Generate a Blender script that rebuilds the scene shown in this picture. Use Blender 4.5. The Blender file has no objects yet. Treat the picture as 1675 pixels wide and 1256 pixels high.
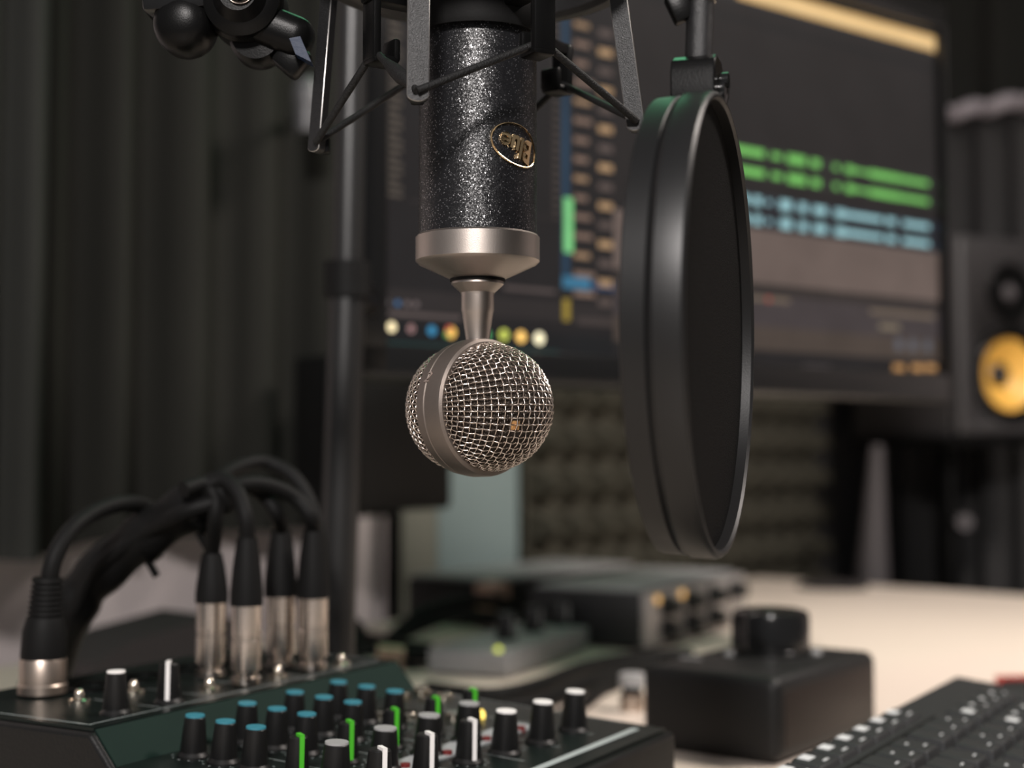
import bpy, bmesh, math, random
from mathutils import Vector, Matrix, Euler
random.seed(7)
C = bpy.context.scene
R = math.radians
PI = math.pi

# ------------------------------------------------------------ camera, world, lights, exposure
F = 2326.0                       # focal length in pixels of the 1675 px wide frame
TH = math.atan(112 / F)          # camera pitched up a little
CZ = 0.935                       # camera height
DZ = 0.75                        # desk top
cam_d = bpy.data.cameras.new('camera')
cam_d.sensor_width = 36.0
cam_d.lens = F * 36.0 / 1675.0
cam_d.clip_start = 0.01
cam_d.dof.use_dof = True
cam_d.dof.focus_distance = 0.525
cam_d.dof.aperture_fstop = 5.6
cam = bpy.data.objects.new('camera', cam_d)
C.collection.objects.link(cam)
cam.location = (0, 0, CZ)
cam.rotation_euler = (PI / 2 + TH, 0, 0)
C.camera = cam

w = bpy.data.worlds.new('world'); C.world = w; w.use_nodes = True
w.node_tree.nodes['Background'].inputs['Color'].default_value = (0.98, 0.97, 1.0, 1)
# dim room light, a little stronger from the side behind the camera
_n = w.node_tree.nodes; _l = w.node_tree.links
_tc = _n.new('ShaderNodeTexCoord'); _dp = _n.new('ShaderNodeVectorMath'); _dp.operation = 'DOT_PRODUCT'
_dp.inputs[1].default_value = (-0.1, -0.90, 0.42)
_mr = _n.new('ShaderNodeMapRange'); _mr.inputs['From Min'].default_value = -0.4; _mr.inputs['From Max'].default_value = 1.0
_mr.inputs['To Min'].default_value = 0.045; _mr.inputs['To Max'].default_value = 0.23
_l.new(_tc.outputs['Generated'], _dp.inputs[0]); _l.new(_dp.outputs['Value'], _mr.inputs['Value'])
_l.new(_mr.outputs['Result'], _n['Background'].inputs['Strength'])

def area(name, loc, target, size, power, col):
    l = bpy.data.lights.new(name, 'AREA'); l.shape = 'DISK'; l.size = size; l.energy = power; l.color = col
    o = bpy.data.objects.new(name, l); C.collection.objects.link(o); o.location = loc
    o.rotation_euler = (Vector(target) - Vector(loc)).to_track_quat('-Z', 'Y').to_euler()
    return o
area('key_lamp', (-0.12, -0.80, 1.77), (0.0, 0.60, 0.95), 0.20, 30, (1.0, 0.945, 0.915))
dl = area('desk_lamp', (0.95, 0.90, 2.0), (0.45, 1.35, 0.75), 0.30, 12.5, (1.0, 0.90, 0.83)); dl.data.spread = R(110)
area('green_lamp', (0.12, 1.35, 1.88), (0.05, 0.45, 1.06), 0.50, 1.5, (0.24, 1.0, 0.50))

C.view_settings.view_transform = 'Standard'
C.view_settings.look = 'None'
C.view_settings.exposure = 0.0
C.view_settings.gamma = 1.0
C.view_settings.use_curve_mapping = False

# ------------------------------------------------------------ pixel rays
def ray(px, py):
    x = (px - 837.5) / F; y = -(py - 628.0) / F
    return Vector((x, math.cos(TH) - y * math.sin(TH), math.sin(TH) + y * math.cos(TH)))
def W(px, py, Y):                # point on the ray at world depth Y
    d = ray(px, py); k = Y / d.y
    return Vector((d.x * k, Y, CZ + d.z * k))
def Z(px, py, z):                # point on the ray at height z
    d = ray(px, py); k = (z - CZ) / d.z
    return Vector((d.x * k, d.y * k, z))
def onplane(px, py, p, n):
    d = ray(px, py); o = Vector((0, 0, CZ)); k = (Vector(p) - o).dot(Vector(n)) / d.dot(Vector(n))
    return o + d * k

# ------------------------------------------------------------ materials
def mat(name, col, rough=0.5, metal=0.0, bump=0.0, bscale=200.0, var=0.0, vscale=20.0, emit=None, spec=0.5, coat=0.0, voro=False, col2=None, aniso=None):
    m = bpy.data.materials.new(name); m.use_nodes = True
    nt = m.node_tree; b = nt.nodes['Principled BSDF']
    b.inputs['Base Color'].default_value = (*col, 1)
    b.inputs['Roughness'].default_value = rough
    b.inputs['Metallic'].default_value = metal
    b.inputs['Specular IOR Level'].default_value = spec
    b.inputs['Coat Weight'].default_value = coat
    tc = nt.nodes.new('ShaderNodeTexCoord')
    if var > 0:
        n = nt.nodes.new('ShaderNodeTexNoise'); n.inputs['Scale'].default_value = vscale; n.inputs['Detail'].default_value = 4
        nt.links.new(tc.outputs['Object'], n.inputs['Vector'])
        mx = nt.nodes.new('ShaderNodeMix'); mx.data_type = 'RGBA'
        c2 = col2 or tuple(c * (1 - var) for c in col)
        mx.inputs['A'].default_value = (*c2, 1); mx.inputs['B'].default_value = (*col, 1)
        nt.links.new(n.outputs['Fac'], mx.inputs['Factor']); nt.links.new(mx.outputs['Result'], b.inputs['Base Color'])
    if bump > 0:
        if voro:
            n = nt.nodes.new('ShaderNodeTexVoronoi'); n.inputs['Scale'].default_value = bscale; out = n.outputs['Distance']
        else:
            n = nt.nodes.new('ShaderNodeTexNoise'); n.inputs['Scale'].default_value = bscale; n.inputs['Detail'].default_value = 3; out = n.outputs['Fac']
        nt.links.new(tc.outputs['Object'], n.inputs['Vector'])
        bp = nt.nodes.new('ShaderNodeBump'); bp.inputs['Strength'].default_value = bump; bp.inputs['Distance'].default_value = 0.0005
        nt.links.new(out, bp.inputs['Height']); nt.links.new(bp.outputs['Normal'], b.inputs['Normal'])
    if emit:
        b.inputs['Emission Color'].default_value = (*emit, 1); b.inputs['Emission Strength'].default_value = 1.0
    return m

M = dict(
    body=mat('grained_black_enamel', (0.006, 0.006, 0.007), 0.30, 0.0, 1.0, 2300, 0.3, 900, spec=0.45, voro=True),
    nickel=mat('satin_nickel', (0.48, 0.425, 0.385), 0.38, 1.0, 0.12, 3500, 0.06, 300),
    band=mat('matte_nickel_band', (0.20,0.17,0.15), 0.48, 0.85, 0.15, 3500, 0.08, 400),
    wire=mat('steel_wire', (0.66, 0.58, 0.52), 0.26, 1.0, 0.05, 2500),
    gauze=mat('dark_gauze', (0.07, 0.055, 0.045), 0.45, 0.7, 1.0, 1500, 0.6, 700, voro=True),
    gold=mat('polished_gold', (1.0, 0.72, 0.40), 0.16, 1.0, 0.05, 900),
    goldcap=mat('gold_capsule', (0.85, 0.5, 0.22), 0.35, 0.8, 0.6, 1500),
    rubber=mat('black_rubber', (0.005,0.005,0.005), 0.6, 0, 0.1, 900, spec=0.15),
    plastic=mat('black_satin_plastic', (0.004,0.004,0.004), 0.32, 0, 0.12, 1800, 0.2, 200, spec=.12),
    metalblk=mat('black_textured_metal', (0.009,0.009,0.0095), 0.38, 0.0, 0.5, 2600, 0.2, 300, spec=0.5),
    blackgloss=mat('black_gloss', (0.006,0.006,0.006), 0.16, 0, 0.02, 300, spec=0.5),
    cord=mat('braided_elastic', (0.007, 0.007, 0.007), 0.6, 0, 0.9, 1600, 0.3, 1200, spec=0.3),
    ring=mat('pop_ring_plastic', (0.006,0.006,0.0062), 0.42, 0, 0.06, 1500, spec=0.35),
    mesh=mat('black_nylon_mesh', (0.004,0.004,0.004), 0.75, 0, 0.7, 1600, voro=True, spec=0.06),
    chrome=mat('chrome', (0.62, 0.56, 0.51), 0.18, 1.0, 0.02, 500),
    chromebright=mat('bright_screw', (0.95, 0.86, 0.72), 0.12, 1.0, 0.02, 500),
    xlrnickel=mat('brushed_connector_nickel', (0.48, 0.40, 0.34), 0.36, 1.0, 0.1, 1200),
    curtain=mat('black_curtain_cloth', (0.024,0.024,0.021), 0.9, 0, 0.4, 900, 0.35, 3, spec=0.1),
    cabinet=mat('black_cabinet_board', (0.035, 0.034, 0.034), 0.6, 0, 0.1, 200, 0.2, 10, spec=.3),
    curtain3=mat('black_velour_curtain', (0.048,0.047,0.047), 0.9, 0, 0.4, 900, 0.35, 3, spec=0.1),
    curtain2=mat('charcoal_curtain_cloth', (0.035, 0.036, 0.033), 0.9, 0, 0.4, 900, 0.35, 3, spec=0.1),
    heading=mat('lit_curtain_heading', (0.33,0.30,0.32), 0.8, 0, 0.3, 300, 0.2, 10),
    wall=mat('mauve_grey_wall', (0.52,0.46,0.455), 0.8, 0, 0.1, 200, 0.08, 5),
    teal=mat('teal_light_tint', (0.20,0.26,0.26), 0.7, 0, 0.1, 200, 0.08, 3),
    olive=mat('olive_light_tint', (0.19,0.19,0.155), 0.7, 0, 0.1, 200, 0.15, 5),
    foam=mat('olive_charcoal_foam', (0.07,0.066,0.052), 0.95, 0, 0.8, 700, 0.35, 20, spec=0.05),
    desk=mat('pale_wood_laminate', (0.66, 0.57, 0.49), 0.42, 0, 0.05, 60, 0.08, 6),
    floor=mat('dark_floor', (0.06, 0.055, 0.05), 0.7, 0, 0.1, 60, 0.3, 4),
    case=mat('dark_matte', (0.04,0.035,0.035), 0.8, 0, 0.3, 200, 0.2, 10, spec=0.2),  # for the wedge added in place of shade, and the far disk
    chassis=mat('mixer_chassis', (0.007, 0.007, 0.007), 0.42, 0, 0.3, 900, 0.2, 100, spec=0.3),
    panel=mat('mixer_panel', (0.006,0.010,0.009), 0.36, 0, 0.08, 900, 0.3, 60, spec=0.3),
    slope=mat('green_lit_slope', (0.008,0.020,0.016), 0.65, 0, 0.1, 900, 0.2, 60, spec=0.1),  # dark face with the green lamp's tint mixed into its colour
    knob=mat('knob_plastic', (0.007, 0.007, 0.007), 0.42, 0, 0.08, 900, spec=0.3),
    white=mat('white_pointer', (0.82, 0.80, 0.78), 0.5, 0, 0.02, 500),
    greycap=mat('grey_cap', (0.30, 0.30, 0.30), 0.5, 0, 0.02, 500),
    blue=mat('teal_blue_cap', (0.03,0.19,0.25), 0.5, 0, 0.02, 500),
    green=mat('green_pointer', (0.06,0.42,0.02), 0.5, 0, 0.02, 500),
    silk=mat('printed_silk', (0.36, 0.40, 0.40), 0.5, 0, 0.02, 500),
    palepanel=mat('pale_grey_print', (0.30, 0.31, 0.32), 0.5, 0, 0.02, 500),
    red=mat('red_button', (0.14,0.015,0.015), 0.4, 0, 0.02, 500),
    ledgold=mat('amber_led', (0.8, 0.6, 0.1), 0.3, emit=(1.6, 1.15, 0.25)),
    ledgreen=mat('yellow_green_led', (0.5, 0.6, 0.1), 0.3, emit=(0.9, 0.95, 0.15)),
    ledorange=mat('orange_led', (0.8, 0.5, 0.2), 0.3, emit=(0.7, 0.4, 0.14)),
    silver=mat('silver_box_metal', (0.30,0.30,0.305), 0.5, 0.25, 0.1, 700, 0.06, 30),
    greyface=mat('grey_faceplate', (0.36, 0.34, 0.33), 0.42, 0.4, 0.1, 700, 0.1, 30),
    darkgrey=mat('dark_grey_casing', (0.012,0.012,0.013), 0.5, 0.1, 0.1, 700, 0.1, 30),
    copper=mat('copper_plug', (0.50, 0.33, 0.26), 0.4, 0.6, 0.1, 400),
    box=mat('matte_black_box', (0.007, 0.007, 0.007), 0.50, 0, 0.15, 1200, 0.2, 60, spec=0.3),
    boxlit=mat('brown_lit_side', (0.014,0.009,0.007), 0.5, 0, 0.15, 300, 0.3, 30, spec=0.3),
    key=mat('charcoal_key', (0.022,0.023,0.024), 0.5, 0, 0.08, 900, spec=0.3),
    kbody=mat('charcoal_keyboard_body', (0.020,0.021,0.022), 0.55, 0, 0.15, 900, 0.2, 60, spec=0.3),
    kwhite=mat('white_legend', (0.62, 0.63, 0.64), 0.5, 0, 0.02, 500),
    redline=mat('red_edge', (0.42, 0.05, 0.04), 0.5, 0, 0.02, 500),
    cone=mat('yellow_aramid_cone', (0.88, 0.50, 0.10), 0.40, 0, 0.35, 700, 0.1, 60),
    speaker=mat('speaker_black_vinyl', (0.035,0.033,0.034), 0.45, 0, 0.3, 600, 0.2, 60),
    bluegrey=mat('blue_grey_facet', (0.008,0.018,0.045), 0.4, 0, 0.1, 500, spec=0.2),
    clampgrey=mat('grey_clip', (0.10, 0.10, 0.105), 0.45, 0.2, 0.1, 300),
    stripgrey=mat('grey_cone_plastic', (0.075,0.068,0.072), 0.55, 0, 0.1, 300),
)

def flake(m, scale, tilt, amount, col, rough):
    nt = m.node_tree; b = nt.nodes['Principled BSDF']; N = nt.nodes.new; Lk = nt.links.new
    for l in list(b.inputs['Normal'].links) + list(b.inputs['Base Color'].links): nt.links.remove(l)
    tc = N('ShaderNodeTexCoord'); v = N('ShaderNodeTexVoronoi'); v.inputs['Scale'].default_value = scale; Lk(tc.outputs['Object'], v.inputs['Vector'])
    sb = N('ShaderNodeVectorMath'); sb.operation = 'SUBTRACT'; sb.inputs[1].default_value = (.5, .5, .5); Lk(v.outputs['Color'], sb.inputs[0])
    sc = N('ShaderNodeVectorMath'); sc.operation = 'SCALE'; sc.inputs['Scale'].default_value = tilt; Lk(sb.outputs[0], sc.inputs[0])
    ge = N('ShaderNodeNewGeometry'); ad = N('ShaderNodeVectorMath'); ad.operation = 'ADD'; Lk(ge.outputs['Normal'], ad.inputs[0]); Lk(sc.outputs[0], ad.inputs[1])
    no = N('ShaderNodeVectorMath'); no.operation = 'NORMALIZE'; Lk(ad.outputs[0], no.inputs[0]); Lk(no.outputs[0], b.inputs['Normal'])
    wn = N('ShaderNodeTexWhiteNoise'); Lk(v.outputs['Position'], wn.inputs['Vector'])
    gt = N('ShaderNodeMath'); gt.operation = 'GREATER_THAN'; gt.inputs[1].default_value = 1 - amount; Lk(wn.outputs['Value'], gt.inputs[0])
    Lk(gt.outputs[0], b.inputs['Metallic'])
    mx = N('ShaderNodeMix'); mx.data_type = 'RGBA'; mx.inputs['A'].default_value = (.006, .006, .007, 1); mx.inputs['B'].default_value = (*col, 1)
    Lk(gt.outputs[0], mx.inputs['Factor']); Lk(mx.outputs['Result'], b.inputs['Base Color']); b.inputs['Roughness'].default_value = rough
flake(M['body'], 3300, 0.32, 0.04, (.5, .49, .5), 0.35)
M['edge'] = mat('worn_highlight_edge', (.30, .29, .28), .35, .8, .05, 900)  # worn bare metal, lightened to hold the highlight along the arm bevels
M['pole'] = mat('black_pole_lacquer', (.006, .006, .006), 0.38, 0, .03, 300, spec=.6)

# ------------------------------------------------------------ mesh builder
class MB:
    def __init__(s): s.v = []; s.f = []; s.m = []
    def add(s, vs, fs, mi=0, X=None):
        o = len(s.v)
        s.v += [(X @ Vector(p)) if X else Vector(p) for p in vs]
        s.f += [tuple(o + i for i in f) for f in fs]; s.m += [mi] * len(fs)
        return s
    def box(s, c, size, rot=None, bev=0.0, seg=2, mi=0, X=None):
        bm = bmesh.new(); bmesh.ops.create_cube(bm, size=1)
        bmesh.ops.scale(bm, vec=size, verts=bm.verts)
        if bev > 0: bmesh.ops.bevel(bm, geom=bm.edges[:], offset=bev, segments=seg, profile=0.5, affect='EDGES')
        T = Matrix.Translation(c) @ (Euler(rot).to_matrix().to_4x4() if rot else Matrix())
        if X: T = X @ T
        bm.verts.index_update()
        s.add([v.co.copy() for v in bm.verts], [[v.index for v in f.verts] for f in bm.faces], mi, T); bm.free()
        return s
    def lathe(s, prof, n=32, X=None, mi=0, sweep=None):
        vs = []; fs = []; k = len(prof)
        for i in range(n):
            a = 2 * PI * i / n
            for r, z in prof: vs.append((r * math.cos(a), r * math.sin(a), z))
        for i in range(n):
            j = (i + 1) % n
            for q in range(k - 1):
                fs.append((i * k + q, j * k + q, j * k + q + 1, i * k + q + 1))
        if prof[0][0] > 1e-6: fs.append(tuple(i * k for i in reversed(range(n))))
        if prof[-1][0] > 1e-6: fs.append(tuple(i * k + k - 1 for i in range(n)))
        return s.add(vs, fs, mi, X)
    def ringlathe(s, prof, n=64, X=None, mi=0):        # closed profile swept round z
        vs = []; fs = []; k = len(prof)
        for i in range(n):
            a = 2 * PI * i / n
            for r, z in prof: vs.append((r * math.cos(a), r * math.sin(a), z))
        for i in range(n):
            j = (i + 1) % n
            for q in range(k):
                p = (q + 1) % k
                fs.append((i * k + q, j * k + q, j * k + p, i * k + p))
        return s.add(vs, fs, mi, X)
    def cyl(s, p0, p1, r0, r1=None, n=20, mi=0):
        p0 = Vector(p0); p1 = Vector(p1); d = p1 - p0
        X = Matrix.Translation(p0) @ d.to_track_quat('Z', 'Y').to_matrix().to_4x4()
        return s.lathe([(r0, 0), (r1 if r1 is not None else r0, d.length)], n, X, mi)
    def tube(s, pts, r, n=8, closed=False, mi=0, flat=1.0):
        pts = [Vector(p) for p in pts]; m = len(pts)
        rr = r if isinstance(r, (list, tuple)) else [r] * m
        vs = []; fs = []; up = None
        for i, p in enumerate(pts):
            a = pts[(i - 1) % m] if (i > 0 or closed) else p
            b = pts[(i + 1) % m] if (i < m - 1 or closed) else p
            t = (b - a).normalized()
            if up is None:
                up = t.orthogonal().normalized()
            up = (up - t * up.dot(t)).normalized(); sd = t.cross(up)
            for q in range(n):
                an = 2 * PI * q / n
                vs.append(p + up * math.cos(an) * rr[i] + sd * math.sin(an) * rr[i] * flat)
        for i in range(m if closed else m - 1):
            j = (i + 1) % m
            for q in range(n):
                k = (q + 1) % n
                fs.append((i * n + q, i * n + k, j * n + k, j * n + q))
        if not closed:
            fs.append(tuple(reversed(range(n)))); fs.append(tuple((m - 1) * n + q for q in range(n)))
        return s.add(vs, fs, mi)
    def prism(s, poly, h, X=None, mi=0):                # polygon in xy extruded to h along z
        n = len(poly)
        vs = [(x, y, 0) for x, y in poly] + [(x, y, h) for x, y in poly]
        fs = [tuple(reversed(range(n))), tuple(range(n, 2 * n))] + [(i, (i + 1) % n, n + (i + 1) % n, n + i) for i in range(n)]
        return s.add(vs, fs, mi, X)
    def build(s, name, mats, parent=None, angle=35, flat=False):
        me = bpy.data.meshes.new(name)
        me.from_pydata([tuple(v) for v in s.v], [], s.f)
        for mm in (mats if isinstance(mats, (list, tuple)) else [mats]): me.materials.append(M[mm] if isinstance(mm, str) else mm)
        for p, i in zip(me.polygons, s.m): p.material_index = i
        bm = bmesh.new(); bm.from_mesh(me); bmesh.ops.recalc_face_normals(bm, faces=bm.faces[:]); bm.to_mesh(me); bm.free()
        if not flat:
            for p in me.polygons: p.use_smooth = True
            me.set_sharp_from_angle(angle=R(angle))
        me.update()
        o = bpy.data.objects.new(name, me); C.collection.objects.link(o)
        if parent: o.parent = parent
        return o

def spline(P, n=12):            # Catmull-Rom through points
    P = [Vector(p) for p in P]; out = []
    Q = [P[0] * 2 - P[1]] + P + [P[-1] * 2 - P[-2]]
    for i in range(1, len(Q) - 2):
        for k in range(n):
            t = k / n; a, b, c, d = Q[i - 1:i + 3]
            out.append(0.5 * ((2 * b) + (c - a) * t + (2 * a - 5 * b + 4 * c - d) * t * t + (3 * b - a - 3 * c + d) * t ** 3))
    out.append(P[-1]); return out

def thing(name, label, cat, loc=(0, 0, 0), rz=0.0, group=None):
    o = bpy.data.objects.new(name, None); C.collection.objects.link(o); o.empty_display_size = 0.05
    o.location = loc; o.rotation_euler = (0, 0, rz); tag(o, label, cat, group); return o
def tag(o, label, cat, group=None):
    o['label'] = label; o['category'] = cat
    if group: o['group'] = group
    return o
def struct(o): o['kind'] = 'structure'; return o
def lab(o, l): o['label'] = l; return o

def text_mesh(body, size, depth, shear=0.0, offset=0.0):
    cu = bpy.data.curves.new('lettering', 'FONT'); cu.body = body; cu.size = size; cu.extrude = depth; cu.shear = shear; cu.offset = offset
    cu.align_x = 'CENTER'; cu.align_y = 'CENTER'; cu.resolution_u = 6
    o = bpy.data.objects.new('lettering', cu); C.collection.objects.link(o)
    dg = bpy.context.evaluated_depsgraph_get(); me = bpy.data.meshes.new_from_object(o.evaluated_get(dg))
    vs = [v.co.copy() for v in me.vertices]; fs = [tuple(p.vertices) for p in me.polygons]
    bpy.data.objects.remove(o); bpy.data.curves.remove(cu); bpy.data.meshes.remove(me)
    return vs, fs

# ------------------------------------------------------------ room shell
WA = Vector((0.055, 1.87, 0)); WD = Vector((0.68, 0.73, 0)).normalized(); WN = Vector((WD.y, -WD.x, 0))   # WN points into the room
def wall_frame(off=0.0):
    return Matrix.Translation(WA + WN * off) @ Matrix(((WD.x, WN.x, 0, 0), (WD.y, WN.y, 0, 0), (0, 0, 1, 0), (0, 0, 0, 1)))
def wpt(px, py, off=0.0):       # (distance along wall, height) where the ray meets the plane off metres before the wall
    p = onplane(px, py, WA + WN * off, WN); return (p - WA).dot(WD), p.z
WL = wall_frame()
ob = MB().box((-0.15, -0.05, 1.3), (3.0, 0.1, 2.6), X=WL).build('wall_back', 'wall'); struct(ob)
C1 = Vector((0.37, 2.13, 0)); ED = Vector((0.737, -0.676, 0)).normalized()
RA = C1 + Vector((0.35 * 0.68, 0.35 * 0.73, 0)) + WD * 0.12; RN = -WD
RW = Matrix.Translation(RA) @ Matrix(((ED.x, WD.x, 0, 0), (ED.y, WD.y, 0, 0), (0, 0, 1, 0), (0, 0, 0, 1)))
ob = MB().box((0.9, 0.05, 1.3), (2.8, 0.1, 2.6), X=RW).build('wall_right', 'wall'); struct(ob)
ob = MB().box((0.2, 0.9, -0.025), (4.2, 4.6, 0.05)).build('floor', 'floor'); struct(ob)

def curtain(name, X, x0, x1, zf, z1, folds, amp, m, label, group=None, seed=1):
    rnd = random.Random(seed); n = 260; nz = 16; th = 0.003
    ph = [(rnd.uniform(0.6, 1.5), rnd.uniform(0, 6.28), rnd.uniform(0.3, 1)) for _ in range(4)]
    def off(u, v):
        s = math.sin(u * folds * 2 * PI + 0.6 * math.sin(u * 9 + ph[0][1]) + v * 0.25)
        y = amp * math.copysign(abs(s) ** 0.75, s)
        for k, (fq, p, a) in enumerate(ph): y += amp * 0.22 * a * math.sin(u * folds * PI * fq * 1.3 + p + v * 0.5 * k)
        return y * (0.65 + 0.35 * v)
    vs = []; fs = []
    for side in (0, 1):
        for i in range(n + 1):
            u = i / n
            for j in range(nz + 1):
                v = j / nz
                zb = zf(x0 + (x1 - x0) * u) if callable(zf) else zf
                vs.append((x0 + (x1 - x0) * u, off(u, 1 - v) + side * th, zb + (z1 - zb) * v))
    N = (n + 1) * (nz + 1)
    idx = lambda s, i, j: s * N + i * (nz + 1) + j
    for i in range(n):
        for j in range(nz):
            fs.append((idx(0, i, j), idx(0, i + 1, j), idx(0, i + 1, j + 1), idx(0, i, j + 1)))
            fs.append((idx(1, i, j), idx(1, i, j + 1), idx(1, i + 1, j + 1), idx(1, i + 1, j)))
        for j in (0, nz): fs.append((idx(0, i, j), idx(1, i, j), idx(1, i + 1, j), idx(0, i + 1, j)))
    for i in (0, n):
        for j in range(nz): fs.append((idx(0, i, j), idx(0, i, j + 1), idx(1, i, j + 1), idx(1, i, j)))
    o = MB().add(vs, fs, 0, X).build(name, m, angle=80)
    return tag(o, label, 'curtain', group)

ct0, zb0 = wpt(-120, 915, 0.045); ct1, zb1 = wpt(540, 862, 0.045)
def hem(x): return zb1 + (zb0 - zb1) * max(0, min(1, (ct0 + 0.16 - x) / 0.02))
curtain('curtain', wall_frame(0.045), ct0, ct1, hem, 2.3, 5.5, 0.024, 'curtain',
        'long black pleated curtain hanging left of the pole, ending above the mixer cables', seed=3)
a0, _ = wpt(-160, 600, 0.13); a1, _ = wpt(75, 600, 0.13)
curtain('curtain', wall_frame(0.13), a0, a1, wpt(0, 918, 0.13)[1], 2.3, 2.5, 0.012, 'curtain2',
        'narrow charcoal curtain at the far left, lighter than the black one beside it', seed=8)
ct2, _ = wpt(548, 600, 0.05); ct3, _ = wpt(640, 600, 0.05)
curtain('curtain', wall_frame(0.05), ct2, ct3, wpt(590, 845, 0.05)[1], 2.3, 3, 0.012, 'curtain',
        'black curtain strip hanging directly behind the tall black pole', seed=5)

# thin panels carry the wall's tinted light as colour, between curtain and foam
def wall_panel(name, x0, x1, y0, y1, m, label, cat, th=0.012, off=0.0):
    t0, za = wpt(x0, y0, off); t1, _ = wpt(x1, y0, off); _, zb = wpt((x0 + x1) / 2, y1, off)
    o = MB().box(((t0 + t1) / 2, off + th / 2, (za + zb) / 2), (t1 - t0, th, abs(za - zb)), X=WL, bev=0.003).build(name, m)
    return tag(o, label, cat)
wall_panel('light_tint_panel', 648, 706, 560, 1150, 'olive', 'narrow pale olive panel standing in for tinted light on the wall beside the thin dark pipe', 'panel')
wall_panel('light_tint_panel', 706, 838, 560, 1150, 'teal', 'pale teal panel standing in for tinted light on the wall below the microphone head', 'panel')
t, z = wpt(641, 900, 0.02)
o = MB().cyl(WL @ Vector((t, 0.022, 0.0)), WL @ Vector((t, 0.022, 1.4)), 0.0085).build('thin_pipe', 'plastic')
tag(o, 'thin dark pipe running down the pale wall, right of the tall pole', 'pipe')
# black hanging panel in front of them
t0, za = wpt(585, 575, 0.20); t1, zb = wpt(741, 832, 0.20)
th_ = thing('hanging_box', 'black square-cornered box hanging under the screen left of the microphone head', 'box', WL @ Vector(((t0 + t1) / 2, 0.03, zb)), math.atan2(WD.y, WD.x))
MB().box((0, -0.12, (za - zb) / 2), (t1 - t0, 0.10, za - zb), bev=0.006).build('box_body', 'box', th_)
MB().box((0.05, -0.03, (za - zb) / 2 + 0.03), (0.05, 0.10, 0.05), bev=0.002).build('wall_bracket', 'plastic', th_)

# pyramid foam
t0, _ = wpt(842, 800); t1, _ = wpt(1335, 800)
zt = wpt(1080, 560)[1] + 0.1; zb = 0.70
p = 0.056; nx = int((t1 - t0) / p); nz = int((zt - zb) / p)
mb = MB(); mb.box(((t0 + t0 + nx * p) / 2, 0.0085, zb + nz * p / 2), (nx * p, 0.015, nz * p), X=WL)
for i in range(nx):
    for j in range(nz):
        x = t0 + i * p; zz = zb + j * p; g = 0.05 * p
        e = p * .10
        mb.add([(x + e, .016, zz + e), (x + p - e, .016, zz + e), (x + p - e, .016, zz + p - e), (x + e, .016, zz + p - e),
                (x + p * .40, .048, zz + p * .40), (x + p * .60, .048, zz + p * .40), (x + p * .60, .048, zz + p * .60), (x + p * .40, .048, zz + p * .60)],
               [(0, 1, 5, 4), (1, 2, 6, 5), (2, 3, 7, 6), (3, 0, 4, 7), (4, 5, 6, 7)], 0, WL)
o = mb.build('acoustic_foam', 'foam', flat=True)
tag(o, 'large olive-charcoal pyramid acoustic foam on the wall below the screen', 'acoustic foam')

# right curtain; its top is coloured pale for the light it catches
def rpt(px, py, off=0.0):
    p = onplane(px, py, RA + RN * off, RN); return (p - RA).dot(ED), p.z
s0, zt = rpt(1556, 196, 0.1); s1, zt2 = rpt(1720, 170, 0.1)
RWc = RW @ Matrix.Translation((0, -0.1, 0))
curt_r = curtain('curtain', RWc, rpt(1440, 600, 0.1)[0], s1 + 0.5, 0.05, zt, 12, 0.018, 'curtain3',
        'black pleated curtain with its ruffled top coloured pale for caught light, behind the speaker', seed=11)
curtain('curtain', RW @ Matrix.Translation((0, -0.03, 0)), 0.02, s1 + 0.9, zt - 0.1, 2.5, 12, 0.012, 'curtain',
        'black curtain above the pale ruffled strip in the top right corner', seed=17)
mb = MB(); vs = []; nn = 60
pts = []
for i in range(nn + 1):
    u = i / nn; s = s0 - 0.008 + (s1 + 0.2 - s0) * u
    pts.append(RWc @ Vector((s, -0.03 + 0.008 * math.sin(u * 40), zt + 0.004 + 0.0045 * math.sin(u * 40 + 1) + (zt2 - zt) * (s - s0) / (s1 - s0))))
mb.tube(pts, 0.0125, 10)
lab(mb.build('curtain_heading', 'heading', curt_r), 'ruffled curtain top, pale grey in place of caught light')

# ------------------------------------------------------------ desk
mb = MB()
def bk(t): return Vector((0.37, 2.13)) + Vector((-0.275, -0.3)) * t
poly = [bk(0), bk(1), bk(2.6), bk(5.2), Vector((-0.75, 0.25)), Vector((-0.45, -0.15)), Vector((0.75, -0.25)), Vector((1.6, 1.0)), C1.xy + ED.xy * 1.5]
poly = [(p.x, p.y) for p in poly]
desk = thing('desk', 'pale wood-toned desk holding the mixer, black control box and keyboard', 'desk', (0.3, 1.0, 0))
o = MB().prism([(x - .3, y - 1.0) for x, y in poly], 0.028, X=Matrix.Translation((0, 0, DZ - 0.028))).build('desktop', 'desk', desk)
md = o.modifiers.new('bevel', 'BEVEL'); md.width = 0.003; md.segments = 2; md.limit_method = 'ANGLE'
for (x, y) in ((-0.6, 0.35), (0.62, -0.1), (0.35, 1.98), (1.2, 1.2)):
    MB().box((x - .3, y - 1, (DZ - 0.028) / 2), (0.06, 0.06, DZ - 0.028), bev=0.004).build('leg', 'plastic', desk)

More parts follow.
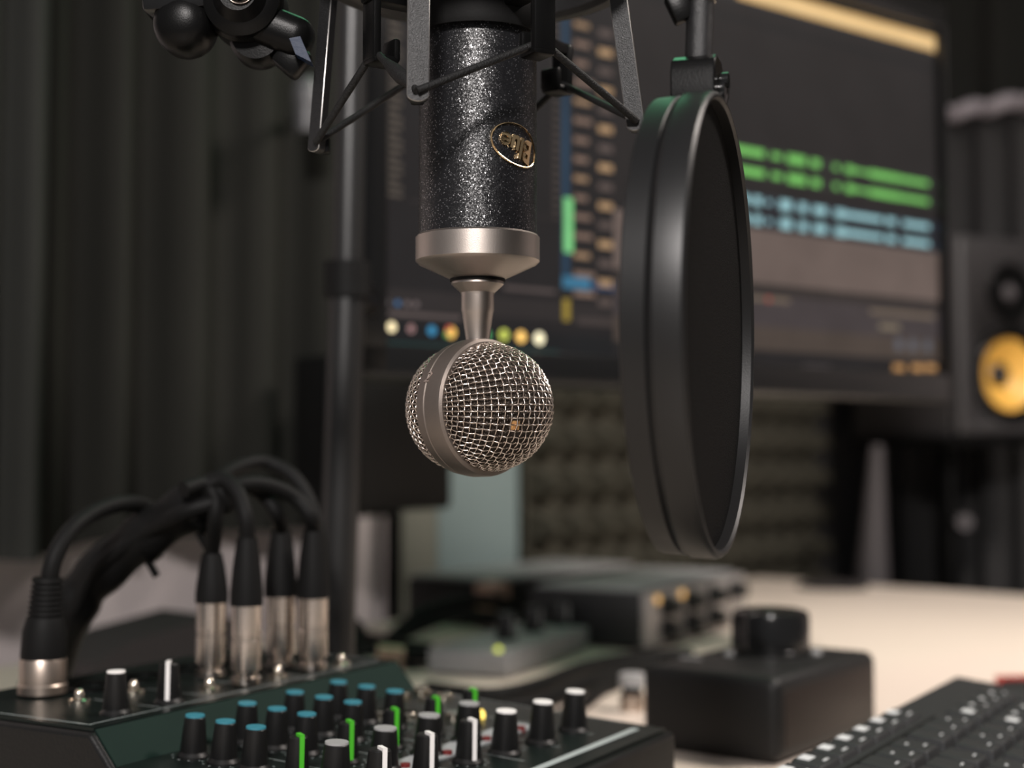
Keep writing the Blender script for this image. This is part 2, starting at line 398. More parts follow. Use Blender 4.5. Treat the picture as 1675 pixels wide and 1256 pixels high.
# ------------------------------------------------------------ microphone
MX, MY = (781 - 837.5) / F * 0.55, 0.55
def mz(py, Y=0.55): return W(781, py, Y).z
z_ring_t = mz(386); z_ring_b = mz(430); z_cone = mz(457); z_neck0 = mz(461); z_neck1 = mz(479)
z_neck2 = mz(508); z_neck3 = mz(556); z_ball = mz(667); z_top = mz(0) + 0.04
mic = thing('studio_microphone', 'black cylindrical studio microphone hanging upside down with round steel mesh head', 'microphone', (MX, MY, z_ball))
def L(z): return z - z_ball
r = 98 / F * 0.55 * 0.992
MB().lathe([(r, L(z_ring_t)), (r, L(z_top)), (r - .002, L(z_top) + .002), (0, L(z_top) + .002)], 96).build('body', 'body', mic)
rr = 102 / F * 0.55
o = MB().lathe([(0, L(z_ring_t)), (rr - .0008, L(z_ring_t)), (rr, L(z_ring_t) - .0008), (rr, L(z_ring_b) + .0006), (rr - .0012, L(z_ring_b) - .0006), (0.0105, L(z_cone)), (0, L(z_cone))], 96).build('collar_ring', 'nickel', mic, angle=25)
lab(o, 'satin nickel collar ring with a tapered underside')
o = MB().lathe([(0, L(z_cone) + .0004), (0.0108, L(z_cone) + .0003), (0.0108, L(z_neck0)), (0, L(z_neck0))], 64).build('gasket', 'rubber', mic)
o = MB().lathe([(0, L(z_neck0)), (.0101, L(z_neck0)), (.0102, L(z_neck0) - .001), (.0066, L(z_neck1)), (.0064, L(z_neck1) - .001), (.0064, L(z_neck2)), (.0062, L(z_neck2) - .0006), (.0046, L(z_neck3)), (.0046, L(z_neck3) - .005), (0, L(z_neck3) - .005)], 64).build('neck', 'nickel', mic, angle=22)
# head: band axis turned 45 degrees towards the camera's right
RH = 110 / F * 0.55
AX = Vector((0.71, -0.70, 0)).normalized()
HX = Matrix.Rotation(R(-1.5), 4, 'Y') @ AX.to_track_quat('Z', 'Y').to_matrix().to_4x4()
hb = 0.0074                       # half width of the band
o = MB().lathe([(RH - .0035, -hb - .0002), (RH - .0012, -hb - .0002), (RH - .0002, -hb + .001), (RH + .0006, -.0019), (RH + .0002, -.0016), (RH + .0002, -.0013), (RH + .0007, -.001), (RH + .0006, hb - .0024), (RH + .0002, hb - .0010), (RH - .0008, hb - .0002), (RH - .0035, hb)], 160, HX).build('head_band', 'band', mic, angle=20)
lab(o, 'matte nickel band round the middle of the head')
KD = 0.87; KF = 0.99
def dome(u, v, s, lift=0.0):      # flat weave coordinates to the dome surface
    q = math.hypot(u, v); R0 = RH - 0.0018
    th = min(q / R0, 1.0) * PI / 2
    k = (R0 + lift) * math.sin(th) / q if q > 1e-9 else 1.0
    return HX @ Vector((u * k, v * k, s * (hb - .0006 + (R0 * (KF if s > 0 else KD) + lift) * math.cos(th))))
for s, nm in ((1, 'front_grille'), (-1, 'rear_grille')):
    mb = MB(); N = 29; R0 = RH - 0.0018; sp = 2 * R0 / N * 0.98; wr = 0.00027
    for ax in (0, 1):
        for i in range(-N // 2, N // 2 + 1):
            c = i * sp
            if abs(c) > R0 * 0.985: continue
            half = math.sqrt(R0 * R0 - c * c); m = max(8, int(2 * half / sp * 6)); pts = []
            for k in range(m + 1):
                tt = -half + 2 * half * k / m
                ph = math.cos(PI * (tt / sp)) * (1 if (i % 2 == 0) else -1) * (1 if ax == 0 else -1)
                pts.append(dome(c, tt, s, .00032 * ph) if ax == 0 else dome(tt, c, s, .00032 * ph))
            mb.tube(pts, wr, 6)
    mb.build(nm, 'wire', mic, angle=80)
    prof = [((R0 - .0012) * math.sin(a * PI / 2 / 24), s * (hb - .0008 + (R0 * (KF if s > 0 else KD) - .0012) * math.cos(a * PI / 2 / 24))) for a in range(25)]
    lab(MB().lathe(prof, 96, HX).build('inner_gauze', 'gauze', mic), 'fine dark gauze behind the wire grille')
# gold capsule glimpsed through the weave
pc = W(838, 686, 0.52); loc = pc - Vector((MX, MY, z_ball))
dirn = loc.normalized(); loc = dirn * (RH * 0.958)
loc = Vector((0.0136, -0.0200, -0.0046))
q = HX.inverted() @ loc; uu = math.hypot(q.x, q.y)
sx = (q.x, q.y)
ctr = dome(q.x * 1.05, q.y * 1.05, 1, -0.0009)
nrm = (ctr - HX @ Vector((0, 0, hb))).normalized()
X = Matrix.Translation(ctr) @ nrm.to_track_quat('Z', 'Y').to_matrix().to_4x4()
lab(MB().box((0, 0, 0), (0.0034, 0.0036, 0.0006), X=X, bev=.0002).build('capsule_contact', 'goldcap', mic), 'gold piece visible behind the grille')
# engraved number mark on the band
vs, fs = text_mesh('2', 0.0062, 0.00015, 0.3)
ang = math.atan2(0, 1)
mk = W(703, 607, 0.527) - Vector((MX, MY, z_ball)); qm = HX.inverted() @ mk
an = math.atan2(qm.y, qm.x)
tz = Vector((math.cos(an), math.sin(an), 0)); up = (HX.inverted().to_3x3() @ Vector((0, 0, 1))); up = (up - tz * up.dot(tz)).normalized(); sd = up.cross(tz)
Xm = HX @ Matrix(((sd.x, up.x, tz.x, tz.x * (RH + .0007)), (sd.y, up.y, tz.y, tz.y * (RH + .0007)), (sd.z, up.z, tz.z, 0.0017 * -1), (0, 0, 0, 1)))
lab(MB().add(vs, fs, 0, Xm).build('number_mark', 'wire', mic), 'small engraved 2 on the band')
# gold badge: ring and upside-down lettering wrapped on the barrel
def on_barrel(sx_, z, lift):
    a = -PI / 2 + sx_ / r
    return Vector(((r + lift) * math.cos(a), (r + lift) * math.sin(a), z))
bs = math.radians(41) * r; bz = L(mz(238, 0.533)); bw = 0.0110; bh = 0.0078
pts = []
for i in range(72):
    a = 2 * PI * i / 72
    x = bw * math.cos(a); y = bh * math.sin(a) - 0.16 * x
    pts.append(on_barrel(bs + x, bz + y, 0.0006))
badge = MB().tube(pts, 0.00036, 8, closed=True).build('badge', 'gold', mic); lab(badge, 'round gold badge rim')
vs, fs = text_mesh('Blue', 0.0088, 0.0004, 0.0, 0.0003)
ca, sa = math.cos(R(180 - 14)), math.sin(R(180 - 14))
out = []
for v in vs:
    x = v.x * 0.98; y = v.y * 1.25 * (1 - v.x * 22)
    out.append(on_barrel(bs + (x * ca - y * sa), bz - .0002 + (x * sa + y * ca), 0.0005 + v.z))
lab(MB().add(out, fs).build('badge_lettering', 'gold', badge, angle=30), 'gold letters reading Blue, upside down')

# ------------------------------------------------------------ shock mount
SZ = CZ
sm = thing('shock_mount', 'black cradle of metal arms and braided elastic cords holding the microphone', 'shock mount', (MX, MY, CZ))
def smw(px, py, Y): p = W(px, py, Y); return p - Vector((MX, MY, CZ))
# clamping collar round the barrel
MB().ringlathe([(r + .0002, .162), (r + .0036, .161), (r + .0042, .163), (r + .0042, .185), (r + .003, .187), (r + .0002, .187)], 96).build('inner_collar', 'rubber', sm)
MB().ringlathe([(.056, .187), (.058, .185), (.063, .185), (.065, .187), (.065, .195), (.063, .197), (.058, .197), (.056, .195)], 96).build('outer_ring', 'metalblk', sm)
arms = {'A': ((543, -60, 0.55), (517, 250, 0.55), 25), 'B': ((686, -150, 0.497), (683, 168, 0.497), 37), 'C': ((1001, -80, 0.545), (1042, 215, 0.545), 30), 'E': ((797, 0, 0.61), (812, 250, 0.612), 28)}
ends = {}
for k, (a, b, wd) in arms.items():
    pa = smw(*a); pb = smw(*b); d = (pb - pa).normalized(); Y = a[2]
    ww = wd / F * Y
    azm = math.atan2(pa.y, pa.x)
    # thin flat bar: its broad face shows to the camera
    face = {'A': Vector((-.55, -.83, 0)), 'B': Vector((.12, -1, 0)), 'C': Vector((-.25, -1, 0)), 'E': Vector((0, 1, 0))}[k].normalized()
    face = (face - d * face.dot(d)).normalized(); sd = d.cross(face)
    Ln = (pb - pa).length
    prof = []
    for i in range(13):
        t_ = PI * i / 12; prof.append((ww / 2 * math.cos(t_), Ln - ww / 2 * 0.6 + ww / 2 * 0.6 * math.sin(t_)))
    poly = [(ww / 2, 0)] + prof + [(-ww / 2, 0)]
    X = Matrix.Translation(pa - face * 0.002) @ Matrix(((sd.x, d.x, face.x, 0), (sd.y, d.y, face.y, 0), (sd.z, d.z, face.z, 0), (0, 0, 0, 1)))
    o = MB().prism(poly, 0.004, X).build('arm', ['metalblk', 'edge'], sm, angle=30)
    md = o.modifiers.new('bevel', 'BEVEL'); md.width = 0.00028; md.segments = 1; md.material = 1; md.limit_method = 'ANGLE'
    # cord slot hook at the end
    MB().box(pb - d * 0.004 - face * 0.004, (0.005, 0.006, 0.007), bev=.001).build('cord_clip', 'plastic', o)
    tp = Vector((math.cos(azm) * .0605, math.sin(azm) * .0605, .190)); 
    MB().box((tp + pa) / 2 if False else tp, (0.012, 0.012, 0.014), rot=(0, 0, azm), bev=.0015).build('arm_joint', 'metalblk', o)
    ends[k] = pb - d * 0.0035
hooks = {'LF': (612, 66, 0.5236), 'RF': (886, 50, 0.510), 'RB': (918, 122, 0.595), 'LB': (760, 60, 0.60)}
hp = {}
for k, hpos in hooks.items():
    c = smw(*hpos); az = math.atan2(c.y, c.x); hp[k] = c
    X = Matrix.Translation(Vector((0, 0, 0))) @ Matrix.Rotation(az, 4, 'Z')
    rad = math.hypot(c.x, c.y); mb = MB()
    mb.box(((rad + r) / 2 + .002, 0, 0.170), (rad - r + .004, 0.008, 0.005), X=X, bev=.001)           # radial plate
    mb.box((rad + .001, 0, (0.172 + c.z - .008) / 2), (0.0035, 0.0095, 0.172 - c.z + .008), X=X, bev=.0012)   # drop
    mb.box((rad - .003, 0, c.z - .0075), (0.011, 0.0095, 0.0035), X=X, bev=.0014)                     # lip
    mb.box((rad - .0075, 0, c.z - .0035), (0.003, 0.0095, 0.009), X=X, bev=.0012)
    o = mb.build('hook', 'plastic', sm)
def cord_seg(a, b, sag=0.0): return [a, a * .75 + b * .25, (a + b) / 2, a * .25 + b * .75, b]
def run(keys):
    P = []
    for k in keys:
        if k in ends: P.append(ends[k] + Vector((0, -0.003 if k != 'E' else 0.003, 0)))
        else: P.append(hp[k] + Vector((0, 0, -.004)))
    pts = []
    for i in range(len(P) - 1):
        a, b = P[i], P[i + 1]
        for t_ in (0, .1, .25, .5, .75, .9): pts.append(a * (1 - t_) + b * t_)
    pts.append(P[-1]); return pts
for keys in (('A', 'LF'), ('LF', 'B'), ('B', 'RF'), ('RF', 'C'), ('C', 'RB'), ('RB', 'E'), ('E', 'LB'), ('LB', 'A')):
    MB().tube(run(keys), 0.00145, 10).build('elastic_cord', 'cord', sm, angle=80)
a_, b_ = run(('LF', 'B'))[0], run(('LF', 'B'))[-1]
MB().tube([a_ * .72 + b_ * .28, a_ * .5 + b_ * .5, a_ * .32 + b_ * .68, a_ * .12 + b_ * .88], [.0016, .0027, .0029, .0014], 12).build('cord_sleeve', 'cord', sm, angle=80)
# stub to the boom joint
MB().cyl((-0.064, 0, .190), (-0.088, 0, .190), 0.007, n=24).build('mount_stud', 'metalblk', sm)

# ------------------------------------------------------------ boom joint, top left
bo = W(405, 12, 0.55)
bm_ = thing('boom_arm', 'black articulated boom arm joint with round knobs at the top left of the cradle', 'boom arm', bo)
FY = Matrix.Rotation(PI / 2, 4, 'X')        # lathe axis z -> -y (towards the camera)
def disc(mb, c, prof, mi=0, n=48, X2=None): mb.lathe(prof, n, Matrix.Translation(c) @ (X2 or FY), mi); return mb
def rel(px, py, Y=0.55): return W(px, py, Y) - bo
m_ = 1 / F * 0.55
o = disc(MB(), rel(402, 10), [(0, -.010), (60 * m_, -.010), (66 * m_, -.008), (66 * m_, .004), (62 * m_, .006), (62 * m_, .010), (50 * m_, .012), (44 * m_, .0125), (30 * m_, .0175), (0, .0175)]).build('pivot_housing', 'plastic', bm_, angle=20)
o = disc(MB(), rel(407, 8) + Vector((0, -.0175, 0)), [(0, 0), (21 * m_, 0), (21 * m_, .002), (19 * m_, .0032), (0, .0026)]).build('screw_cap', 'blackgloss', bm_, angle=25)
disc(MB(), rel(407, 8) + Vector((0, -.0175, 0)), [(21.5 * m_, 0), (23 * m_, 0), (23 * m_, .0012), (21.5 * m_, .0012)]).build('cap_rim', 'xlrnickel', bm_)
mb = disc(MB(), rel(303, 42), [(0, -.010), (42 * m_, -.010), (50 * m_, -.006), (51 * m_, 0), (49 * m_, .004), (44 * m_, .0075), (36 * m_, .0095), (20 * m_, .0108), (8 * m_, .0112), (0, .0112)])
mb.build('round_lobe', 'plastic', bm_, angle=40)
MB().box(rel(297, 2), (0.027, 0.020, 0.012), rot=(0, R(-4), 0), bev=.002).build('clevis', 'blackgloss', bm_)
MB().box(rel(352, 22), (0.020, 0.012, 0.010), bev=.002).build('link', 'plastic', bm_)
MB().box(rel(452, 50), (0.030, 0.018, 0.016), rot=(0, R(22), 0), bev=.0065, seg=5).build('yoke', 'plastic', bm_)
disc(MB(), rel(420, 60) + Vector((0, .004, 0)), [(0, -.008), (42 * m_, -.008), (46 * m_, -.005), (46 * m_, .004), (40 * m_, .007), (0, .0075)]).build('lower_lug', 'plastic', bm_, angle=40)
o = MB().prism([(-.0030, .0042), (.0012, .0050), (.0055, -.0050), (-.0005, -.002)], 0.008, Matrix.Translation(rel(492, 92) + Vector((0, -.002, 0))) @ Matrix.Rotation(PI / 2, 4, 'X')).build('tension_lever', 'bluegrey', bm_); lab(o, 'small blue-grey facet')
MB().box(rel(478, 96) + Vector((0, 0.001, 0)), (0.012, 0.010, 0.012), rot=(0, R(40), 0), bev=.002).build('lug', 'plastic', bm_)
MB().cyl(rel(430, 8), Vector((MX - 0.086, MY, CZ + .190)) - bo, .0085, n=24).build('swivel', 'plastic', bm_)
# arm continues up and back to the pole
pole_top = W(583, -300, 0.88)
MB().cyl(rel(300, 2) + Vector((0, .006, 0)), rel(180, -160) + Vector((0, .05, 0)), .009, n=20).build('boom_tube', 'plastic', bm_)
MB().cyl(rel(180, -160) + Vector((0, .05, 0)), pole_top - bo, .009, n=20).build('boom_tube', 'plastic', bm_)

# ------------------------------------------------------------ tall pole
pb = Z(553, 1190, DZ); pb = Vector((W(545, 1100, 0.885).x, 0.885, DZ))
pol = thing('stand_pole', 'tall glossy black pole standing on the desk behind the mixer', 'stand', pb)
pt = W(584, -330, 0.88) - pb; pm = W(568, 455, 0.885) - pb
MB().cyl((0, 0, 0.01), pm, .0118, .0112, n=40).build('lower_tube', 'pole', pol)
MB().cyl(pm, pt, .0098, n=40).build('upper_tube', 'pole', pol)
MB().cyl(pm - Vector((0, 0, .012)), pm + Vector((0, 0, .010)), .0145, n=40).build('height_collar', 'rubber', pol)
MB().lathe([(0, 0), (.045, 0), (.045, .006), (.016, .012), (.016, .03), (0, .03)], 48).build('base_plate', 'metalblk', pol)
# arm from pole to the screen back
# ------------------------------------------------------------ monitor
ML = Vector((-0.092, 0.935, 0)); MR = Vector((0.392, 1.30, 0)); MD = (MR - ML).normalized(); MN = Vector((MD.y, -MD.x, 0))
def mpt(px, py): p = onplane(px, py, ML, MN); return (p - ML).dot(MD), p.z - CZ
mon = thing('computer_monitor', 'wide black monitor showing a dark audio editing window, behind microphone and pop filter', 'monitor', (ML.x, ML.y, CZ), math.atan2(MD.y, MD.x))
# local: x along the screen, -y towards the viewer, z up
sx0 = mpt(630, 400)[0]; sx1 = mpt(1541, 400)[0]; sz0 = mpt(1541, 612)[1]; sz1 = mpt(1535, 52)[1]
sz0 = (sz0 + mpt(632, 562)[1]) / 2
bz_ = 0.020
fr = MB()
zc = (sz0 + sz1) / 2 + .004; H = sz1 - sz0
fr.box(((sx0 + sx1) / 2, 0.020, zc), (sx1 - sx0 + 2 * bz_, 0.03, H + 2 * bz_ + .018), bev=.004)
fr.build('casing', 'plastic', mon)
def bar(x0, x1, z0, z1, nm): 
    MB().box(((x0 + x1) / 2, 0.002, (z0 + z1) / 2), (x1 - x0, 0.014, z1 - z0), bev=.002).build(nm, 'blackgloss', mon)
bar(sx0 - bz_, sx0, sz0 - bz_, sz1 + .012, 'bezel'); bar(sx1, sx1 + .006, sz0 - bz_, sz1 + .012, 'bezel')
bar(sx0 - bz_, sx1 + .006, sz0 - .024, sz0, 'bezel'); bar(sx0 - bz_, sx1 + .006, sz1, sz1 + .014, 'bezel')
def lin(c): 
    c = c / 255.0
    return c / 12.92 if c <= 0.04045 else ((c + 0.055) / 1.055) ** 2.4
scr_mats = []; scr_idx = {}
def smat(rgb):
    if rgb not in scr_idx:
        m = bpy.data.materials.new('screen_colour'); m.use_nodes = True; b = m.node_tree.nodes['Principled BSDF']
        e = tuple(lin(c) for c in rgb)
        b.inputs['Base Color'].default_value = (0.003, 0.003, 0.003, 1); b.inputs['Roughness'].default_value = 0.6
        b.inputs['Specular IOR Level'].default_value = 0.06
        tc = m.node_tree.nodes.new('ShaderNodeTexCoord'); n = m.node_tree.nodes.new('ShaderNodeTexNoise'); n.inputs['Scale'].default_value = 25
        mx = m.node_tree.nodes.new('ShaderNodeMix'); mx.data_type = 'RGBA'
        mx.inputs['A'].default_value = (*[k * .75 for k in e], 1); mx.inputs['B'].default_value = (*[k * 1.2 for k in e], 1)
        m.node_tree.links.new(tc.outputs['Object'], n.inputs['Vector']); m.node_tree.links.new(n.outputs['Fac'], mx.inputs['Factor'])
        m.node_tree.links.new(mx.outputs['Result'], b.inputs['Emission Color']); b.inputs['Emission Strength'].default_value = 1.0
        scr_idx[rgb] = len(scr_mats); scr_mats.append(m)
    return scr_idx[rgb]
scr = MB(); lay = [0]
def srect(x0, x1, z0, z1, rgb):
    lay[0] += 1; y = 0.0045 - 0.0000025 * lay[0]
    x0 = max(x0, sx0); x1 = min(x1, sx1); z0, z1 = max(min(z0, z1), sz0), min(max(z0, z1), sz1)
    scr.add([(x0, y, z0), (x1, y, z0), (x1, y, z1), (x0, y, z1)], [(0, 1, 2, 3)], smat(rgb))
def pr(x0, y0, x1, y1, hpx, rgb):       # bar whose centre line passes through two picture points
    a = mpt(x0, y0); b = mpt(x1, y1); h = (mpt(x0, y0 - hpx / 2)[1] - mpt(x0, y0 + hpx / 2)[1]) / 2
    zc_ = (a[1] + b[1]) / 2; srect(a[0], b[0], zc_ - h, zc_ + h, rgb)
def dot(px, py, rad, rgb, n=14):
    lay[0] += 1; y = 0.0045 - 0.0000025 * lay[0]; a = mpt(px, py); k = mpt(px, py - rad)[1] - a[1]
    scr.add([(a[0] + k * math.cos(2 * PI * i / n), y, a[1] + k * math.sin(2 * PI * i / n)) for i in range(n)], [tuple(range(n))], smat(rgb))
srect(sx0, sx1, sz0, sz1, (33, 31, 32))
xs = lambda px: mpt(px, 400)[0]
zat = lambda px, py: mpt(px, py)[1]
# arranger area, right
srect(xs(1010), sx1, zat(1535, 400), zat(1535, 88), (36, 33, 33))
srect(xs(900), sx1, zat(1535, 118), zat(1535, 108), (30, 29, 30))
srect(xs(1000), sx1, sz1, zat(1535, 88), (42, 43, 46))
srect(xs(1215), sx1, zat(1535, 83), zat(1535, 58), (228, 186, 124))
srect(xs(1215), sx1, zat(1535, 83) + .004, zat(1535, 58) - .005, (238, 204, 150))
# waveform lanes
rnd = random.Random(4)
def lane(y0a, y0b, hpx, rgb, dim, segs):
    z0 = zat(1205, y0a); z1 = zat(1525, y0b); zc_ = (z0 + z1) / 2; h = (mpt(1525, y0b - hpx / 2)[1] - mpt(1525, y0b + hpx / 2)[1]) / 2
    srect(xs(1195), sx1, zc_ - h * 1.25, zc_ + h * 1.25, dim)
    for a, b, k in segs: srect(xs(a), xs(b), zc_ - h * k, zc_ + h * k, rgb)
seg = [(1195, 1258, .75), (1270, 1286, .6), (1296, 1326, .95), (1335, 1349, .85), (1372, 1380, .6), (1391, 1405, .8), (1405, 1430, .4), (1430, 1480, .75), (1480, 1527, .6)]
lane(237, 303, 14, (122, 200, 100), (44, 46, 42), seg); lane(270, 333, 14, (122, 200, 100), (44, 46, 42), seg)
seg2 = [(1212, 1232, .9), (1240, 1252, .9), (1262, 1268, .5), (1283, 1302, .95), (1314, 1327, .9), (1338, 1359, .8), (1373, 1390, .85), (1390, 1450, .55), (1456, 1472, .7), (1484, 1527, .6)]
lane(318, 373, 15, (158, 204, 210), (40, 44, 54), seg2); lane(350, 401, 15, (158, 204, 210), (40, 44, 54), seg2)
srect(xs(1010), sx1, zat(1535, 492), zat(1535, 412), (104, 90, 84))
srect(xs(1010), sx1, zat(1535, 508), zat(1535, 492), (52, 46, 44))
srect(xs(1010), sx1, zat(1535, 555), zat(1535, 508), (66, 59, 60))
srect(xs(1010), sx1, zat(1535, 590), zat(1535, 555), (74, 64, 58))
srect(sx0, xs(1010), zat(640, 505), zat(640, 470), (44, 40, 40))
pr(1232, 486, 1298, 492, 8, (110, 96, 82)); dot(1264, 489, 5, (165, 70, 62))
pr(1430, 508, 1535, 518, 8, (112, 98, 84)); pr(1445, 532, 1478, 536, 9, (122, 110, 92))
for x in (1477, 1500, 1524): dot(x, 563 + (x - 1477) * .05, 10, (90, 92, 100))
for x in (1478, 1508, 1530): pr(x - 10, 600, x + 8, 602, 10, (190, 142, 90))
pr(1320, 601, 1365, 603, 8, (96, 88, 88))
# mixer columns behind the microphone
srect(xs(926), xs(937), zat(930, 470), zat(930, -40), (36, 62, 84))
srect(xs(929), xs(943), zat(936, 412), zat(936, 322), (128, 208, 134))
srect(xs(926), xs(972), zat(950, 472), zat(950, 452), (58, 112, 142))
srect(xs(972), xs(1012), zat(990, 474), zat(990, 462), (50, 66, 96))
srect(xs(927), xs(938), zat(932, 524), zat(932, 488), (150, 128, 52))
for k in range(15):
    y = 38 + k * 31.5
    pr(945, y, 975 + rnd.randint(-8, 4), y + 2, 9, (126, 104, 92) if k % 4 else (150, 122, 96))
    pr(985, y + 14, 1008, y + 15, 12, (170, 138, 104) if k % 2 else (88, 76, 72))
for k in range(24): pr(640, 30 + k * 12.5, 664 if k % 3 else 658, 30 + k * 12.5, 6, (86, 78, 70))
for k in range(26): pr(910, 30 + k * 13, 921, 30 + k * 13, 6, (72, 64, 60))
srect(xs(675), xs(925), zat(800, 345), zat(800, 340), (44, 40, 40))
for k, x in enumerate((640, 656, 672, 686)): dot(x, 494 + k, 5, [(90, 84, 84), (70, 110, 150), (112, 100, 100), (112, 100, 100)][k])
pr(640, 511, 760, 520, 8, (86, 76, 74)); pr(830, 470, 915, 476, 7, (84, 74, 72)); pr(950, 524, 1010, 528, 12, (66, 58, 56))
pr(634, 541, 1010, 571, 38, (26, 27, 29)); pr(634, 556, 920, 580, 6, (30, 58, 56))
for x, y, rr_, c in ((646, 534, 8.5, (245, 226, 180)), (678, 537, 6.5, (150, 118, 116)), (712, 540, 8, (52, 120, 156)), (743, 543, 9.5, (238, 190, 96)), (800, 547, 8, (84, 176, 110)),
                  (830, 547, 9, (196, 204, 92)), (858, 550, 9.5, (250, 200, 110)), (888, 553, 10, (250, 240, 200))): dot(x, y, rr_, tuple(int(k * 1.22) for k in c))
dot(740, 537, 5, (220, 96, 84)); dot(736, 547, 4, (96, 180, 100)); dot(830, 547, 3, (90, 110, 60)); dot(678, 537, 2.5, (40, 36, 36))
o = scr.build('screen', scr_mats, mon, flat=True); lab(o, 'lit screen with green and pale blue waveform lanes')
# arm from the pole, behind the screen
pz = 0.10
ploc = mon.matrix_basis.inverted() @ (pb + Vector(((pm.x) , pm.y, 0)))
pa = Vector((0.25, 0.045, pz)); pw = Vector((pb.x + pm.x * 1.1, pb.y, CZ + pz)); 
Mi = (Matrix.Translation((ML.x, ML.y, CZ)) @ Matrix.Rotation(math.atan2(MD.y, MD.x), 4, 'Z')).inverted()
MB().cyl(Vector((sx0 + .01, .030, pz)), Mi @ pw, .012).build('support_arm', 'plastic', mon)
MB().box((sx0 + .14, .045, pz), (.28, .025, .06), bev=.004).build('support_bracket', 'plastic', mon)

# ------------------------------------------------------------ pop filter
PY = 0.478
pfc = W(1138, 534, PY); pr_ = 378 / F * PY
pf = thing('pop_filter', 'large round black pop filter seen almost edge-on beside the microphone', 'pop filter', pfc)
nv = Vector((math.sin(R(73.0)), -math.cos(R(73.0)), 0.0))
ray_az = math.atan2(pfc.x, pfc.y)
PX = Matrix.Rotation(R(0.6), 4, 'Y') @ nv.to_track_quat('Z', 'Y').to_matrix().to_4x4()
hw = 0.0098
MB().ringlathe([(pr_ * .962, -hw * .1), (pr_ - .0012, -hw * .1), (pr_ - .0002, hw * .05), (pr_, hw * .78), (pr_ - .0003, hw * .9), (pr_ - .0012, hw), (pr_ * .972, hw), (pr_ * .962, hw * .9)], 160, PX).build('front_hoop', 'ring', pf, angle=25)
MB().ringlathe([(pr_ * .95, -hw), (pr_ - .0030, -hw), (pr_ - .0014, -hw * .92), (pr_ - .0010, -hw * .2), (pr_ - .0024, -hw * .08), (pr_ * .95, -hw * .08)], 160, PX).build('rear_hoop', 'ring', pf, angle=40)
MB().lathe([(0, hw * .45), (pr_ * .966, hw * .45), (pr_ * .966, hw * .55), (0, hw * .55)], 96, PX).build('mesh_screen', 'mesh', pf)
def prl(px, py, Y=PY): return W(px, py, Y) - pfc
m2 = PY / F
# clamp block on top of the hoop
bt = prl(1142, 97); bb = prl(1142, 175)
wz = (bt - bb).length
mb = MB()
mb.prism([(-.0105, 0), (.0105, 0), (.0105, wz * .62), (.0088, wz * .86), (.0045, wz), (-.0045, wz), (-.0088, wz * .86), (-.0105, wz * .62)], 0.0150,
         Matrix.Translation(bb + nv * -0.0085 + Vector((0.0008, 0, 0))) @ Matrix(((-nv.y * -1, 0, nv.x, 0), (nv.x * -1, 0, nv.y, 0), (0, 1, 0, 0), (0, 0, 0, 1))))
o = mb.build('clamp_block', 'plastic', pf, angle=25)
md = o.modifiers.new('bevel', 'BEVEL'); md.width = 0.0006; md.segments = 2; md.limit_method = 'ANGLE'
MB().cyl(prl(1150, 135) + nv * .006, prl(1150, 135) + nv * 0.0088, .0028, n=20).build('clamp_screw', 'blackgloss', o)
MB().lathe([(.0046, 0), (.0046, .0028), (.0022, .0036), (0, .0036)], 24, Matrix.Translation(prl(1172, 150) + nv * .0005) @ nv.to_track_quat('Z', 'Y').to_matrix().to_4x4()).build('clamp_nut', 'blackgloss', o)
MB().cyl(bt - Vector((0, 0, .004)), prl(1146, 4), 23 * m2, n=40).build('rod', 'metalblk', pf)
MB().cyl(prl(1146, 4), prl(1146, -6), 26 * m2, n=40).build('rod_collar', 'chrome', pf)
MB().tube(spline([prl(1146, -6), prl(1146, -60), prl(1120, -150, .50), prl(1020, -210, .55)]), .0048, 14).build('gooseneck', 'metalblk', pf)
MB().tube(spline([prl(1020, -210, .55), prl(900, -230, .56), Vector((MX + .02, MY, CZ + .30)) - pfc]), .0048, 14).build('gooseneck', 'metalblk', pf)
MB().box(prl(1113, 12), (.008, .006, .010), bev=.001, rot=(0, R(-25), 0)).build('side_lug', 'plastic', pf)

# ------------------------------------------------------------ mixer
OX, OY, YAW = -0.1333, 0.601, -0.5152
mxr = thing('audio_mixer', 'compact black audio mixer with rows of blue, green and white tipped knobs', 'mixer', (OX, OY, DZ), YAW)
MI = (Matrix.Translation((OX, OY, DZ)) @ Matrix.Rotation(YAW, 4, 'Z')).inverted()
KH = 0.0175
ZP = (CZ - .11 - KH) - DZ                    # knob panel height at x=0
def pz_(x): return ZP - 0.053 * x
ZD = (CZ - .113) - DZ                        # rear connector deck height
def loc_on(px, py, h):                       # picture point on the deck h above the desk, in mixer coordinates
    return MI @ Z(px, py, DZ + h)
def loc_top(px, py, kh=KH):
    x = 0.0
    for _ in range(6): p = loc_on(px, py, pz_(x) + kh); x = p.x
    return p
x0, x1, y0, y1 = -.138, .137, -.034, .190
XE = -.0245
side = [(x0, .004), (x1, .004), (x1, pz_(x1) - .001), (-.012, pz_(-.012) - .001), (XE, ZD - .001), (x0, ZD - .001)]
Xs = Matrix(((1, 0, 0, 0), (0, 0, -1, y1), (0, 1, 0, 0), (0, 0, 0, 1)))
o = MB().prism(side, y1 - y0, Xs).build('chassis', 'chassis', mxr, angle=20)
md = o.modifiers.new('bevel', 'BEVEL'); md.width = 0.002; md.segments = 3; md.limit_method = 'ANGLE'
